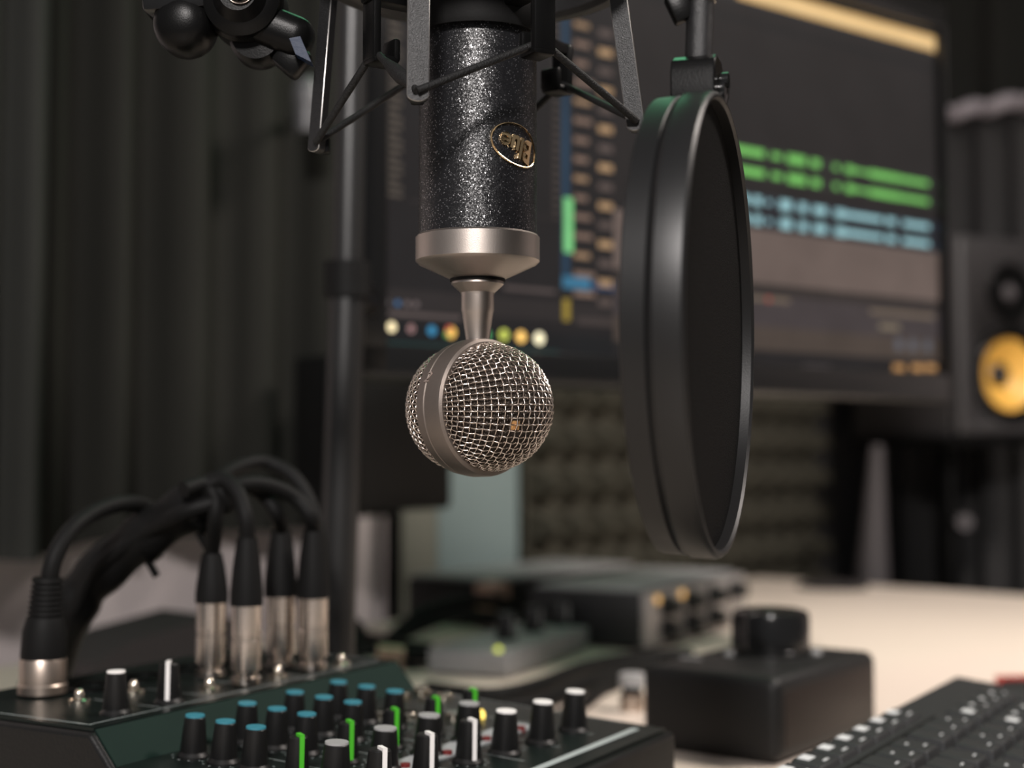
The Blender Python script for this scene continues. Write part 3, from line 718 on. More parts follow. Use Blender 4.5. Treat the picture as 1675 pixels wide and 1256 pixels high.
def quad(x0_, x1_, y0_, y1_, zf, m, nm, parent, lift=.0006):
    vs = [(x0_, y0_, zf(x0_) - .0008), (x1_, y0_, zf(x1_) - .0008), (x1_, y1_, zf(x1_) - .0008), (x0_, y1_, zf(x0_) - .0008)]
    vs += [(x, y, zf(x) + lift) for x, y in ((x0_, y0_), (x1_, y0_), (x1_, y1_), (x0_, y1_))]
    return MB().add(vs, [(3, 2, 1, 0), (4, 5, 6, 7), (0, 1, 5, 4), (1, 2, 6, 5), (2, 3, 7, 6), (3, 0, 4, 7)]).build(nm, m, parent, flat=True)
zd = lambda x: ZD
zs = lambda x: ZD + (pz_(-.012) - ZD) * (x - XE) / (-.012 - XE) - .0004
panel = quad(-.0115, x1 - .004, y0 + .003, y1 - .003, pz_, 'panel', 'control_panel', mxr)
deck = quad(x0 + .004, XE - .001, y0 + .003, y1 - .003, zd, 'panel', 'connector_deck', mxr)
lab(quad(XE, -.012, y0 + .003, y1 - .003, zs, 'slope', 'sloped_face', mxr), 'dark sloping strip, green light put into its colour')
# vents on the near side
mb = MB()
for i in range(10):
    mb.box((x0 + .03 + i * .008, y0 - .0004, .036), (.003, .0016, .024), bev=.0005)
mb.build('vent_slots', 'rubber', mxr)
# printed marks
mb = MB()
def strip(xa, xb, ya, yb, zf, l=.00095):
    mb.add([(xa, ya, zf(xa) + l), (xb, ya, zf(xb) + l), (xb, yb, zf(xb) + l), (xa, yb, zf(xa) + l)], [(0, 1, 2, 3)])
strip(.1205, .1245, y0 + .012, y1 - .014, pz_)
strip(x0 + .008, XE - .006, y0 + .006, y0 + .0068, zd)
strip(XE - .0075, XE - .0068, y0 + .006, y1 - .01, zd)
for k in range(6):
    yy = .0167 + k * .0334
    strip(-.075, XE - .01, yy - .0002, yy + .0003, zd); strip(.012, .112, yy - .0002, yy + .0003, pz_)
for k in range(4):
    for j, xk in enumerate((0, .0165, .0326, .0543, .0732, .0937)):
        yc = k * .0334
        for a in range(11):
            an = R(-150 + a * 30); x_ = xk + .0085 * math.cos(an); y_ = yc + .0085 * math.sin(an)
            strip(x_ - .0004, x_ + .0004, y_ - .0004, y_ + .0004, pz_)
mb.build('printed_lines', 'silk', mxr, flat=True)
# pale meter section and buttons
pp = loc_top(730, 1190, 0); 
for (ax, ay, bx, by) in ((.045, .1, .072, .125),):
    pass
def patch(px, py, wx, wy, m, nm, label=None):
    p_ = loc_top(px, py, 0.001)
    o_ = MB().box((p_.x, p_.y, pz_(p_.x) + .0009), (wx, wy, .0010), rot=(0, .053, 0)).build(nm, m, mxr, flat=True)
    if label: lab(o_, label)
    return p_
pa_ = loc_top(640, 1256, 0.001); pb_ = loc_top(862, 1186, 0.001)
MB().box(((pa_.x + pb_.x) / 2, (pa_.y + pb_.y) / 2, pz_((pa_.x + pb_.x) / 2) + .0010), (.013, abs(pb_.y - pa_.y), .0010), rot=(0, .053, 0)).build('pale_strip', 'palepanel', mxr, flat=True)
for px, py in ((663, 1252), (732, 1231), (796, 1208), (852, 1191)):
    p_ = loc_top(px, py, 0.002); MB().cyl((p_.x, p_.y, pz_(p_.x)), (p_.x, p_.y, pz_(p_.x) + .003), .0021, n=16).build('red_button', 'red', mxr)
p_ = loc_top(786, 1166, 0.003); MB().lathe([(.0022, 0), (.0022, .003), (.0012, .0045), (0, .0048)], 16, Matrix.Translation((p_.x, p_.y, pz_(p_.x)))).build('indicator_light', 'ledgold', mxr)
for px, py in ((658, 1136), (690, 1128), (727, 1136), (700, 1142), (668, 1168), (622, 1165), (742, 1168)):
    p_ = loc_top(px, py, 0.003); MB().lathe([(.0028, 0), (.0045, 0), (.0045, .0035), (.0038, .0042), (.0028, .0042)], 20, Matrix.Translation((p_.x, p_.y, pz_(p_.x)))).build('jack_nut', 'chromebright', mxr)
# knobs
def knob(x, y, z0_, h, rb, rt, cap, pointer=None, rot=0.0):
    X_ = Matrix.Translation((x, y, z0_)) @ Matrix.Rotation(.053 if z0_ != ZD else 0, 4, 'Y')
    o_ = MB().lathe([(rb * 1.22, 0), (rb * 1.2, .0015), (rb * .98, .003), (rb, .0035), (rt, h - .0006), (rt - .0005, h), (0, h)], 24, X_).build('knob', 'knob', mxr, angle=30)
    pm_ = MB()
    if cap: pm_.lathe([(rt * .95, h - .0002), (rt * .93, h + .0006), (0, h + .0007)], 20, X_)
    if pointer:
        Xr = X_ @ Matrix.Rotation(rot, 4, 'Z')
        pm_.box((rt * .5, 0, h + .0006), (rt * 1.15, .0019, .0012), X=Xr)
        d_ = (rb - rt) 
        pm_.box((rt * 1.0 + .0004, 0, h / 2 + .0015), (.0010, .0019, h - .0022), rot=(0, -math.atan2(d_, h) if False else math.atan2(d_, h) * -1, 0), X=Xr)
    c_ = pm_.build('cap' if not pointer else 'pointer', cap or pointer, o_)
    return o_
US = (0, .0165, .0326, .0543, .0732, .0937)
for k in range(4):
    yc = k * .0334
    for j, xk in enumerate(US):
        if k == 3 and j == 5: continue
        z_ = pz_(xk)
        if j < 3: knob(xk, yc, z_, KH, .0056, .0043, 'blue')
        elif j == 3: knob(xk, yc, z_, KH, .0050, .0038, None, 'green', R(-30))
        elif j == 4: knob(xk, yc, z_, KH, .0062, .0050, 'greycap')
        else: knob(xk, yc, z_, KH + .001, .0056, .0044, None, 'white', R(-30))
p_ = loc_top(768, 1128); knob(p_.x, p_.y, pz_(p_.x), KH, .0050, .0038, None, 'green', R(-30))
for px, py in ((825, 1163), (885, 1148), (938, 1131)):
    p_ = loc_top(px, py, .019); knob(p_.x, p_.y, pz_(p_.x), .019, .0062, .0048, 'white')
for px, py, pt_ in ((190, 1099, 0), (277, 1084, 1)):
    p_ = loc_on(px, py, ZD + .0185)
    knob(p_.x, p_.y, ZD, .0185, .0056, .0042, None if pt_ else 'white', 'white' if pt_ else None, R(-55))
# bright screws and sockets on the deck
for px, py in ((130, 1141), (219, 1126), (343, 1122), (455, 1102), (559, 1082), (403, 1105)):
    p_ = loc_on(px, py, ZD + .003)
    MB().lathe([(.0048, 0), (.0048, .0022), (.0036, .003), (.0022, .003), (.0022, .0018), (.0021, .0045), (.0017, .0062), (.0009, .0070), (0, .0072)], 24, Matrix.Translation((p_.x, p_.y, ZD))).build('socket_screw', 'chromebright', mxr)
for k in range(5):
    mb = MB(); mb.ringlathe([(.0085, 0), (.0125, 0), (.0125, .0016), (.0115, .0022), (.0085, .0022)], 28, Matrix.Translation((-.10, .007 + .0334 * k, ZD)))
    if k > 0: mb.build('input_socket', 'plastic', mxr)

# ------------------------------------------------------------ connectors and cables
gp = 'plugs standing in the mixer sockets'
p_ = Z(65, 1142, DZ + ZD)
bx = p_ + Vector((0, 0.004, 0.002))
cn = thing('cable_connector', 'large cable connector with nickel collar plugged into the left corner of the mixer', 'connector', bx)
yy = bx.y
def rel2(px, py, b, Y): return W(px, py, Y) - b
top1 = rel2(66, 1078, bx, yy); top2 = rel2(66, 1040, bx, yy); top3 = rel2(78, 945, bx, yy)
MB().lathe([(.0112, 0), (.0112, top1.z * .25), (.0106, top1.z * .3), (.0106, top1.z), (.0100, top1.z + .001), (0, top1.z + .001)], 40).build('metal_shell', 'xlrnickel', cn)
axis = (top3 - Vector((0, 0, top1.z)))
Lh = axis.length; XX = Matrix.Translation((0, 0, top1.z)) @ axis.to_track_quat('Z', 'Y').to_matrix().to_4x4()
pf_ = [(.0102, 0), (.0104, .002), (.0100, Lh * .35), (.0086, Lh * .5)]
for i in range(7):
    t_ = .52 + i * .065; pf_ += [(.0083 - i * .0002, Lh * t_), (.0074 - i * .0002, Lh * (t_ + .01)), (.0074 - i * .0002, Lh * (t_ + .03)), (.0083 - i * .0002, Lh * (t_ + .04))]
pf_ += [(.0068, Lh), (0, Lh)]
MB().lathe(pf_, 32, XX).build('rubber_boot', 'rubber', cn, angle=25)
MB().tube(spline([top3 - Vector((0, 0, .008)), rel2(88, 915, bx, yy), rel2(118, 865, bx, yy + .01), rel2(165, 833, bx, yy + .03), rel2(215, 823, bx, yy + .05), rel2(262, 838, bx, yy + .08), rel2(300, 850, bx, yy + .09)]), .0042, 12).build('cable', 'rubber', cn)

HUB = W(345, 800, 0.70)
jacks = [(345, 1112, 985, 905, [(352, 850, .70), (352, 815, .70), (335, 792, .70), (300, 800, .69)], 'nearest the camera on the left of the cluster'),
         (402, 1124, 990, 880, [(402, 845, .69), (388, 805, .695), (362, 786, .70), (325, 800, .70)], 'front row right, below the tightest cable bend'),
         (458, 1096, 975, 868, [(452, 840, .73), (430, 810, .73), (395, 795, .715), (340, 805, .71)], 'back row left, half hidden behind the front pair'),
         (511, 1100, 978, 868, [(508, 845, .73), (480, 812, .73), (430, 792, .72), (380, 795, .71), (340, 812, .71)], 'back row right, with the longest flat cable')]
for i, (px, pb_, pt1, pt2, cps, ds) in enumerate(jacks):
    b0 = Z(px, pb_, DZ + ZD); Yb = b0.y
    cn = thing('jack_plug', 'chrome jack plug with black boot, ' + ds, 'jack plug', b0 + Vector((0, 0, .002)), 0, gp)
    b0 = b0 + Vector((0, 0, .002))
    h1 = rel2(px, pt1, b0, Yb).z; h2 = rel2(px, pt2, b0, Yb).z
    rj = 24.5 / F * Yb
    MB().lathe([(rj * 1.02, 0), (rj * 1.02, .003), (rj * .8, .0036), (rj * .8, .006), (rj, .0066), (rj, h1 * .55), (rj * .95, h1 * .56), (rj * .95, h1 * .6), (rj, h1 * .61), (rj, h1), (0, h1)], 36).build('metal_shell', 'chrome', cn, angle=25)
    hb_ = h2 - h1
    MB().lathe([(rj * 1.08, 0), (rj * 1.08, hb_ * .2), (rj * .98, hb_ * .45), (rj * .86, hb_ * .7), (rj * .66, hb_), (0, hb_)], 32, Matrix.Translation((0, 0, h1))).build('rubber_boot', 'rubber', cn)
    P = [Vector((0, 0, h2 - .006)), Vector((0, 0, h2))] + [rel2(x, y, b0, Y) for x, y, Y in cps]
    MB().tube(spline(P), .0040, 12).build('cable', 'rubber', cn)
# extra looping cable
o = MB().tube(spline([W(523, 990, .76), W(524, 905, .76), W(512, 835, .765), W(480, 780, .77), W(430, 756, .77), W(380, 768, .75), W(340, 800, .72)]), .0040, 12).build('loop_cable', 'rubber')
tag(o, 'black cable making the highest loop over the jack plugs', 'cable')
# thick cable snake with ties
sn = thing('cable_loom', 'thick black cable loom with cut ties rising from behind the corner connector', 'cable loom', Z(100, 1100, DZ))
sb = Z(100, 1100, DZ)
def rs(px, py, Y): return W(px, py, Y) - sb
sp_ = spline([rs(60, 1150, .80), rs(112, 1010, .75), rs(150, 950, .74), rs(215, 893, .73), rs(280, 848, .72), rs(345, 812, .71), rs(385, 800, .71)])
n_ = len(sp_); MB().tube(sp_, [.0122 + .0008 * math.sin(i * .5) - (.004 * max(0, i / n_ - .8) * 5 * .8) for i in range(n_)], 16).build('sleeve', 'rubber', sn)
MB().tube(spline([rs(120, 1000, .735), rs(165, 925, .725), rs(240, 870, .715), rs(300, 838, .70), rs(350, 822, .70)]), .0042, 10).build('strand', 'rubber', sn)
for (px, py, Y, rt_) in ((235, 880, .728, 35), (318, 835, .715, 30)):
    q0 = rs(px, py, Y); Xt = Matrix.Translation(q0) @ Matrix.Rotation(R(90), 4, 'X') @ Matrix.Rotation(0, 4, 'Z')
    dxx = (rs(px + 10, py - 7, Y) - q0).to_track_quat('Z', 'Y').to_matrix().to_4x4()
    MB().ringlathe([(.0118, -.002), (.0136, -.002), (.0136, .002), (.0118, .002)], 28, Matrix.Translation(q0) @ dxx).build('cable_tie', 'plastic', sn)
    MB().box(q0 + Vector((.005, -.002, -.0150)), (.0035, .002, .010), rot=(0, R(-30), 0)).build('cut_tail', 'plastic', sn)

# ------------------------------------------------------------ low dark case behind the mixer, a solid put in for soft shade
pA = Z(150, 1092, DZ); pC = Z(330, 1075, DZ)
cs = thing('shade_wedge', 'low dark soft-edged case added in place of shade on the desk behind the jack plugs', 'case', (-.315, 1.14, DZ), R(48))
MB().prism([(-.045, 0), (.09, 0), (.09, .034), (.07, .038), (-.01, .026), (-.045, .012)], 0.08, Matrix(((1, 0, 0, 0), (0, 0, -1, .04), (0, 1, 0, .014), (0, 0, 0, 1)))).build('wedge_body', 'case', cs)
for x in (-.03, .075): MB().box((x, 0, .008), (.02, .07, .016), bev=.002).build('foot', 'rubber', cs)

# ------------------------------------------------------------ silver box with knobs
c0 = Z(830, 1112, DZ); vx = Vector((.40, .916, 0)).normalized()
sbx = thing('headphone_amplifier', 'small silver box with three black knobs on top, behind the mixer', 'amplifier', (c0.x, c0.y, DZ), math.atan2(vx.y, vx.x))
LS, WS, HS = .190, .073, .020     # local x runs away from camera, +y to the left
MB().box((LS / 2, WS / 2, HS / 2 + .002), (LS, WS, HS), bev=.0025).build('casing', 'silver', sbx)
SI = (Matrix.Translation((c0.x, c0.y, DZ)) @ Matrix.Rotation(math.atan2(vx.y, vx.x), 4, 'Z')).inverted()
for px, py in ((828, 1045), (872, 1032), (917, 1022)):
    q = SI @ Z(px, py, DZ + HS + .002)
    MB().lathe([(.0100, 0), (.0100, .003), (.0092, .0035), (.0086, .0215), (.008, .0225), (0, .0225)], 28, Matrix.Translation((q.x, q.y, HS + .002))).build('knob', 'knob', sbx)
    MB().box((q.x - .003, q.y - .0086, HS + .014), (.0022, .0012, .016)).build('knob_pointer', 'greycap', sbx)
q = SI @ Z(815, 1061, DZ + HS + .004); MB().lathe([(.0028, 0), (.0028, .002), (.0015, .0035), (0, .0035)], 16, Matrix.Translation((q.x, q.y, HS + .002))).build('indicator_light', 'ledgreen', sbx)
for x in (.02, LS - .02):
    for y in (.012, WS - .012): MB().box((x, y, .0015), (.012, .012, .003)).build('foot', 'rubber', sbx)
for i, (px, py) in enumerate(((640, 1068), (640, 1097))):
    b0 = W(px, py, 1.22)
    pl = thing('audio_plug', ('upper' if i == 0 else 'lower') + ' copper-coloured plug of the pair left of the silver box', 'plug', b0, 0, 'copper plugs by the silver box')
    MB().cyl((-.012, 0, .001), (.010, .004, -.001), .0065, n=20).build('shell', 'copper', pl)
    MB().cyl((.010, .004, -.001), (.036, .012, -.003), .0075, .006, n=20).build('grip', 'rubber', pl)
    MB().tube(spline([Vector((-.012, 0, .001)), Vector((-.03, 0, .004)), rel2(590, 1028 + i * 34, b0, 1.25), rel2(555, 1010 + i * 44, b0, 1.3 - i * .06), rel2(520, 1025 + i * 40, b0, 1.33 - i * .1)]), .0045, 10).build('cable', 'rubber', pl)

# ------------------------------------------------------------ audio interfaces behind
f0 = Z(1050, 1066, DZ); f1 = Z(1212, 1018, DZ)
fd = (Vector((f1.x, f1.y, 0)) - Vector((f0.x, f0.y, 0))); fl = fd.length; fa = math.atan2(fd.y, fd.x)
itf = thing('audio_interface', 'grey-fronted rack audio interface with dark knobs, left of the black control box', 'audio interface', (f0.x, f0.y, DZ), fa)
HI = .050; DI = .12
MB().box((fl / 2, DI / 2, HI / 2 + .004), (fl, DI, HI), bev=.002).build('casing', 'darkgrey', itf)
MB().box((fl / 2, -.002, HI / 2 + .004), (fl, .006, HI), bev=.0015).build('front_plate', 'greyface', itf)
MB().box((fl / 2, DI / 2, HI + .0055), (fl * .96, DI * .9, .003), bev=.001).build('top_cover', 'silver', itf)
for i in range(4):
    for j in range(2):
        if (i, j) == (3, 0): continue
        x = fl * (.16 + .23 * i); z = HI * (.30 + .44 * j) + .002
        o = MB().lathe([(.0105, 0), (.0105, .004), (.0085, .005), (.0075, .016), (0, .016)], 24, Matrix.Translation((x, -.005, z)) @ FY).build('knob', 'knob', itf)
for x in (.09, .32): MB().cyl((fl * x, -.004, HI * .93), (fl * x, -.007, HI * .93), .004, n=14).build('indicator_light', 'ledorange', itf)
for x in (.03, fl - .03):
    for y in (.02, DI - .02): MB().box((x, y, .0025), (.02, .02, .005)).build('foot', 'rubber', itf)
# second unit to the left
g0 = Z(818, 1012, DZ + .02)
g0 = Vector((W(805, 1000, 1.52).x, 1.50, DZ))
it2 = thing('rack_unit', 'flat dark grey rack unit behind the silver box, copper connector at its corner', 'rack unit', g0, R(52))
MB().box((.14, .06, .026), (.28, .12, .044), bev=.003).build('casing', 'box', it2)
MB().box((.14, .06, .050), (.27, .115, .004), bev=.001).build('top_cover', 'silver', it2)
for x in (.03, .25):
    for y in (.02, .1): MB().box((x, y, .0025), (.02, .02, .005)).build('foot', 'rubber', it2)
MB().box((-.004, -.004, .036), (.03, .025, .028), bev=.003).build('connector', 'copper', it2)

# desk cables
def cable(pts, r_, label):
    o_ = MB().tube(spline(pts), r_, 10).build('cable', 'rubber'); tag(o_, label, 'cable')
cable([Z(640, 1045, DZ + .008), W(690, 1005, 1.38), W(760, 982, 1.42), W(820, 986, 1.47), W(850, 1004, 1.49)], .007, 'upper black cable arching from the wall side to the grey rack unit')
cable([Z(620, 1062, DZ + .006), W(680, 1030, 1.36), W(745, 1008, 1.4), W(800, 1008, 1.44), W(835, 1025, 1.46)], .005, 'thin black cable running under the upper arching cable')
cable([Z(560, 1035, DZ + .008), Z(610, 1048, DZ + .008), Z(660, 1058, DZ + .010), Z(700, 1064, DZ + .012)], .007, 'black cable lying on the desk between pole and silver box')
cable([Z(700, 1128, DZ + .007), Z(800, 1138, DZ + .007), Z(880, 1122, DZ + .007), Z(960, 1092, DZ + .007), Z(1050, 1076, DZ + .007), Z(1130, 1072, DZ + .007)], .0065, 'black cable lying in front of the silver box')
cable([Z(780, 1165, DZ + .006), Z(880, 1150, DZ + .006), Z(950, 1122, DZ + .006), Z(1020, 1098, DZ + .006), Z(1075, 1088, DZ + .006)], .006, 'second black cable in front of the silver box, nearer the mixer')
cable([Z(905, 1176, DZ + .005), Z(955, 1150, DZ + .005), Z(985, 1128, DZ + .005), Z(1010, 1118, DZ + .005)], .0045, 'short black cable curling beside the brass adapter')
b0 = Z(1034, 1162, DZ) + Vector((0, 0, 0.0))
ad = thing('jack_adapter', 'short brass and white adapter standing on the desk left of the control box', 'adapter', b0)
mm = b0.y / F
MB().lathe([(0, 0), (20 * mm, 0), (20 * mm, 26 * mm), (17 * mm, 28 * mm), (0, 28 * mm)], 28).build('brass_base', 'xlrnickel', ad)
MB().lathe([(0, 28 * mm), (16 * mm, 28 * mm), (16 * mm, 40 * mm), (0, 40 * mm)], 28).build('grip', 'rubber', ad)
MB().lathe([(0, 40 * mm), (21 * mm, 40 * mm), (21 * mm, 58 * mm), (18 * mm, 60 * mm), (0, 60 * mm)], 28).build('white_cap', 'greycap', ad)

# ------------------------------------------------------------ black control box
cA = Vector((.156, .843, DZ)); ca_ = math.atan2(.12, .089)
cb = thing('monitor_controller', 'matte black desktop control box with one large round knob', 'volume controller', cA, ca_)
CI = (Matrix.Translation(cA) @ Matrix.Rotation(ca_, 4, 'Z')).inverted()
LX, WY, HH = .150, .094, .0505
bmx = MB().box((LX / 2, WY / 2, HH / 2 + .0015), (LX, WY, HH), bev=.007, seg=4); bmx.build('casing', 'box', cb, angle=50)
lab(MB().box((LX / 2, .0006, HH / 2 + .0015), (LX - .016, .003, HH - .016), bev=.001).build('lit_side', 'boxlit', cb), 'side facing the keyboard, coloured brown for the light on it')  # face of the black box; brown lamplight is put into its colour
q = CI @ Z(1261, 1072, DZ + HH + .0015); q.x, q.y = .092, .052
q = CI @ Z(1261, 1066, DZ + HH + .0015)
MB().lathe([(.0282, 0), (.0282, .0015), (.0262, .003), (.0258, .023), (.0247, .0268), (.0215, .0282), (.0205, .0274), (0, .0270)], 64, Matrix.Translation((q.x, q.y, HH + .0015))).build('volume_knob', 'blackgloss', cb)
for px, py in ((1193, 1068), (1078, 1073), (1335, 1066)):
    q = CI @ Z(px, py, DZ + HH + .003)
    if 0.004 < q.x < LX - .004 and .004 < q.y < WY - .004:
        MB().lathe([(.0035, 0), (.0035, .002), (.0025, .003), (0, .003)], 16, Matrix.Translation((q.x, q.y, HH + .0014))).build('button', 'greycap', cb)
q = CI @ Z(1130, 1074, DZ + HH + .003); MB().box((q.x, q.y, HH + .0018), (.003, .014, .001)).build('printed_scale', 'greycap', cb)
for x in (.02, LX - .02):
    for y in (.015, WY - .015): MB().box((x, y, .001), (.014, .014, .002)).build('foot', 'rubber', cb)

# ------------------------------------------------------------ keyboard
KZ = DZ + .048
k0 = Z(1270, 1256, KZ); k1 = Z(1560, 1106, KZ); kd = (k1 - k0).normalized(); ka = math.atan2(kd.y, kd.x)
kb = thing('keyboard', 'charcoal multimedia keyboard with pale key legends in the bottom right corner', 'keyboard', (k1.x, k1.y, DZ), ka)
# local: -x towards the camera along the back edge, -y towards the typist
KI = (Matrix.Translation((k1.x, k1.y, DZ)) @ Matrix.Rotation(ka, 4, 'Z')).inverted()
KT = .048; sl = -0.10
def kz(y): return KT + .10 * y       # y negative -> lower
BL = .46; BW = .17
prof = [(0, KT - .016), (0, KT - .002), (-.002, KT), (-BW, kz(-BW)), (-BW, kz(-BW) - .012)]
Xk = Matrix(((0, 0, -1, 0), (1, 0, 0, 0), (0, 1, 0, 0), (0, 0, 0, 1)))
o = MB().prism(prof, BL, Xk).build('keyboard_body', 'kbody', kb, angle=20)
for x in (-.03, -BL + .03):
    MB().box((x, -.02, (KT - .0135) / 2), (.02, .012, KT - .0145), bev=.002).build('foot', 'kbody', kb)
    MB().box((x, -BW + .02, (kz(-BW) - .012) / 2), (.02, .012, kz(-BW) - .0125), bev=.002).build('foot', 'kbody', kb)
def keycap(x, y, wx, wy, legend=None, h=.0045):
    X_ = Matrix.Translation((x, y, kz(y))) @ Matrix.Rotation(.10, 4, 'X')
    mb_ = MB(); a_, b_ = wx / 2, wy / 2
    vs = [(-a_, -b_, -.001), (a_, -b_, -.001), (a_, b_, -.001), (-a_, b_, -.001)]
    c_, d_ = a_ - .0016, b_ - .0018
    vs += [(-c_, -d_ + .0004, h), (c_, -d_ + .0004, h), (c_, d_ + .0004, h), (-c_, d_ + .0004, h)]
    mb_.add(vs, [(3, 2, 1, 0), (4, 5, 6, 7), (0, 1, 5, 4), (1, 2, 6, 5), (2, 3, 7, 6), (3, 0, 4, 7)], 0, X_)
    o_ = mb_.build('key', ['key', 'kwhite'], kb, angle=20)
    md_ = o_.modifiers.new('bevel', 'BEVEL'); md_.width = .0007; md_.segments = 2
    if legend:
        lm = MB()
        for (lx, ly, lw, lh) in legend: lm.box((lx, ly, h + .0001), (lw, lh, .0003), X=X_)
        lm.build('legend', 'kwhite', o_, flat=True)
    return o_
# row of small media keys close to the back edge
q0 = KI @ Z(1322, 1247, KZ); q1 = KI @ Z(1458, 1171, KZ); st = (q1.x - q0.x) / 5; yk = (q0.y + q1.y) / 2
for i in range(-2, 6):
    keycap(q0.x + st * i, yk - .004, abs(st) * .94, .017, [(-.001, .004, .009, .0055), (.003, -.0035, .006, .0010)], .003)
# groove line
MB().box((q1.x - .13, yk - .0165, kz(yk - .0165) + .0002), (.30, .0022, .0012), rot=(.10, 0, 0)).build('groove', 'rubber', kb)
ry = yk - .0285
pitch = .0225
for rrow in range(5):
    yr = ry - .002 - rrow * .0225
    for c in range(18):
        xk = -.052 - c * pitch - (0.004 if c > 3 else 0) - (0.006 if c > 6 else 0)
        if xk < -BL + .03: continue
        lg = None
        rd = random.Random(rrow * 40 + c)
        if c in (0, 1, 2, 3): lg = [(-.003, .003, .0035, .0022), (.003, -.003, .0022, .0014)]
        if (rrow, c) in ((0, 3), (1, 3)): lg = [(0, 0, .0080, .0060)]
        if c > 3: lg = [(.003, -.004, .004, .0008)] + ([(-.003, .003, .0022, .0012)] if rd.random() < .35 else [])
        keycap(xk, yr, .0212, .0210, lg)
# thing with a red edge behind the keyboard
r0 = Z(1588, 1106, DZ + .012)
nb = thing('notebook', 'dark notebook with a red edge lying behind the keyboard', 'notebook', (r0.x + .02, r0.y, DZ), R(8))
MB().box((.14, .0, .006), (.28, .006, .012)).build('cover_edge', 'redline', nb)
MB().box((.14, -.044, .005), (.276, .082, .010), bev=.001).build('cover', 'kbody', nb)

# dark low disc on far desk
q = Z(1362, 961, DZ)
dsk = tag(MB().lathe([(0, 0), (.047, 0), (.048, .003), (.045, .006), (0, .007)], 40, Matrix.Translation(q)).build('disk', 'case'), 'flat dark round disk near the far corner of the desk', 'disk')

# ------------------------------------------------------------ speaker on stand
YS = 2.02
sp0 = W(1557, 715, YS); sa_ = math.atan2(.42, .90)
spk = thing('studio_speaker', 'black studio speaker with yellow cone at the right edge', 'speaker', sp0, sa_)
hS = W(1557, 383, YS).z - sp0.z; wS = .190; dS = .22
cab = MB().box((wS / 2, dS / 2 + .002, hS / 2), (wS, dS, hS), bev=.006).build('cabinet', 'speaker', spk)
baf = MB().box((wS / 2, -.006, hS / 2), (wS - .003, .022, hS - .003), bev=.009, seg=4).build('baffle', 'speaker', spk, angle=50)
SPI = (Matrix.Translation(sp0) @ Matrix.Rotation(sa_, 4, 'Z')).inverted()
nS = Vector((math.sin(sa_), -math.cos(sa_), 0))
q = SPI @ onplane(1647, 612, sp0 + nS * .017, nS)
mw = Matrix.Translation((wS / 2 + .0, -.017, q.z)) @ FY
rc = 60 / F * YS
bpy.context.view_layer.update()
for ob_, rr_ in ((baf, rc * 1.15), (cab, rc * 1.13)):        # recess for the woofer
    ct = MB().lathe([(0, -.045), (rr_, -.045), (rr_, .03), (0, .03)], 64, mw).build('cutter', 'speaker', spk)
    md = ob_.modifiers.new('recess', 'BOOLEAN'); md.operation = 'DIFFERENCE'; md.object = ct; md.solver = 'EXACT'
    bpy.context.view_layer.update(); me_ = bpy.data.meshes.new_from_object(ob_.evaluated_get(bpy.context.evaluated_depsgraph_get()))
    ob_.modifiers.clear(); ob_.data = me_; bpy.data.objects.remove(ct)
MB().ringlathe([(rc * 1.14, -.004), (rc * 1.38, -.0005), (rc * 1.36, .004), (rc * 1.24, .005), (rc * 1.17, .001), (rc * 1.1, .005), (rc, .001), (rc, -.003)], 64, mw).build('woofer_surround', 'blackgloss', spk)
MB().ringlathe([(rc * 1.03, .000), (rc * .34, -.022), (rc * .34, -.024), (rc * 1.03, -.003)], 64, mw).build('woofer_cone', 'cone', spk)
lab(MB().lathe([(rc * .36, -.022), (rc * .32, -.018), (rc * .2, -.013), (0, -.011)], 40, mw).build('dust_cap', 'blackgloss', spk), 'black dust cap')
mt = Matrix.Translation((wS / 2, -.017, hS * .72)) @ FY
MB().ringlathe([(.010, -.004), (.040, .001), (.043, .0035), (.040, .005), (.016, .000), (.010, .000)], 56, mt).build('tweeter_waveguide', 'plastic', spk)
MB().lathe([(.012, .0), (.009, .005), (0, .007)], 32, mt).build('tweeter_dome', 'stripgrey', spk)
ss = thing('speaker_stand', 'black pole stand under the speaker at the right', 'speaker stand', (sp0 + Vector((0, 0, 0))).xy.to_3d())
plc = Matrix.Rotation(sa_, 4, 'Z') @ Vector((wS * .45, dS * .45, 0))
MB().box((plc.x, plc.y, sp0.z - .006), (.2, .22, .012), rot=(0, 0, sa_), bev=.002).build('top_plate', 'plastic', ss)
MB().cyl((plc.x, plc.y, .01), (plc.x, plc.y, sp0.z - .012), .016).build('pole', 'plastic', ss)
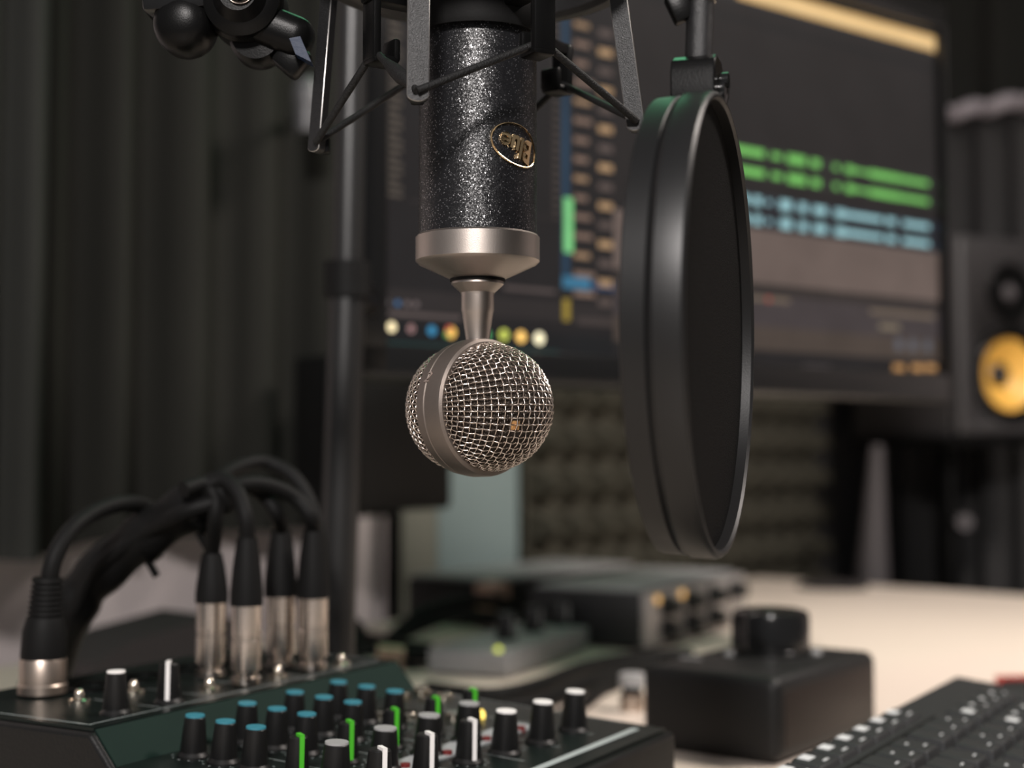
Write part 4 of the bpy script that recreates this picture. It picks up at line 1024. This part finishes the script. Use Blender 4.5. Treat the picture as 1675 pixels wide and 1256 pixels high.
MB().lathe([(0, 0), (.08, 0), (.08, .012), (.02, .02), (0, .02)], 40, Matrix.Translation((plc.x, plc.y, 0))).build('base', 'plastic', ss)
kk = W(1572, 853, YS + .06) - ss.location
MB().cyl((plc.x, plc.y, kk.z), (kk.x, kk.y, kk.z), .006).build('clamp_arm', 'plastic', ss)
MB().cyl((kk.x, kk.y - .004, kk.z), (kk.x, kk.y - .02, kk.z), .011, n=24).build('clamp_knob', 'stripgrey', ss)

# tall dark cabinet and grey cone-shaped bottle stand behind the desk corner
tc0, zc0 = wpt(1354, 640, 0.045); tc1, _ = wpt(1462, 640, 0.045)
bc = thing('tall_cabinet', 'tall black cabinet behind the far desk corner, right of the foam', 'cabinet', (WL @ Vector((tc0, 0, 0))).xy.to_3d(), math.atan2(WD.y, WD.x))
MB().box(((tc1 - tc0) / 2, -.020, .70), (tc1 - tc0, .034, 1.40), bev=.004).build('carcass', 'cabinet', bc)
MB().box(((tc1 - tc0) / 2, -.040, .70), ((tc1 - tc0) * .94, .006, 1.36), bev=.002).build('door', 'cabinet', bc)
y2 = 2.09
b2 = W(1426, 965, y2); t2 = W(1434, 728, y2)
cf = thing('tapered_column', 'slender tapering grey column rising behind the far desk edge', 'column', (b2.x, y2, 0))
MB().cyl((0, 0, .02), (0, 0, b2.z), .034, .026, n=32).build('lower_column', 'stripgrey', cf)
MB().cyl((0, 0, b2.z), (t2.x - b2.x, 0, t2.z), .026, .009, n=32).build('upper_column', 'stripgrey', cf)
MB().lathe([(0, 0), (.05, 0), (.05, .012), (.035, .02), (0, .02)], 40).build('base', 'stripgrey', cf)

# grey fitting on curtain near the arm
qq = W(503, 175, 1.40)
gl = thing('round_fitting', 'small blurred grey fitting in front of the curtain behind the left cradle arm', 'fitting', qq)
MB().lathe([(0, -.026), (.012, -.026), (.013, -.02), (.013, .0), (.0145, .002), (.0145, .020), (.010, .028), (0, .028)], 32).build('fitting_body', 'clampgrey', gl)
MB().cyl((0, .008, .01), (-.05, .18, .01), .005).build('fitting_arm', 'plastic', gl)
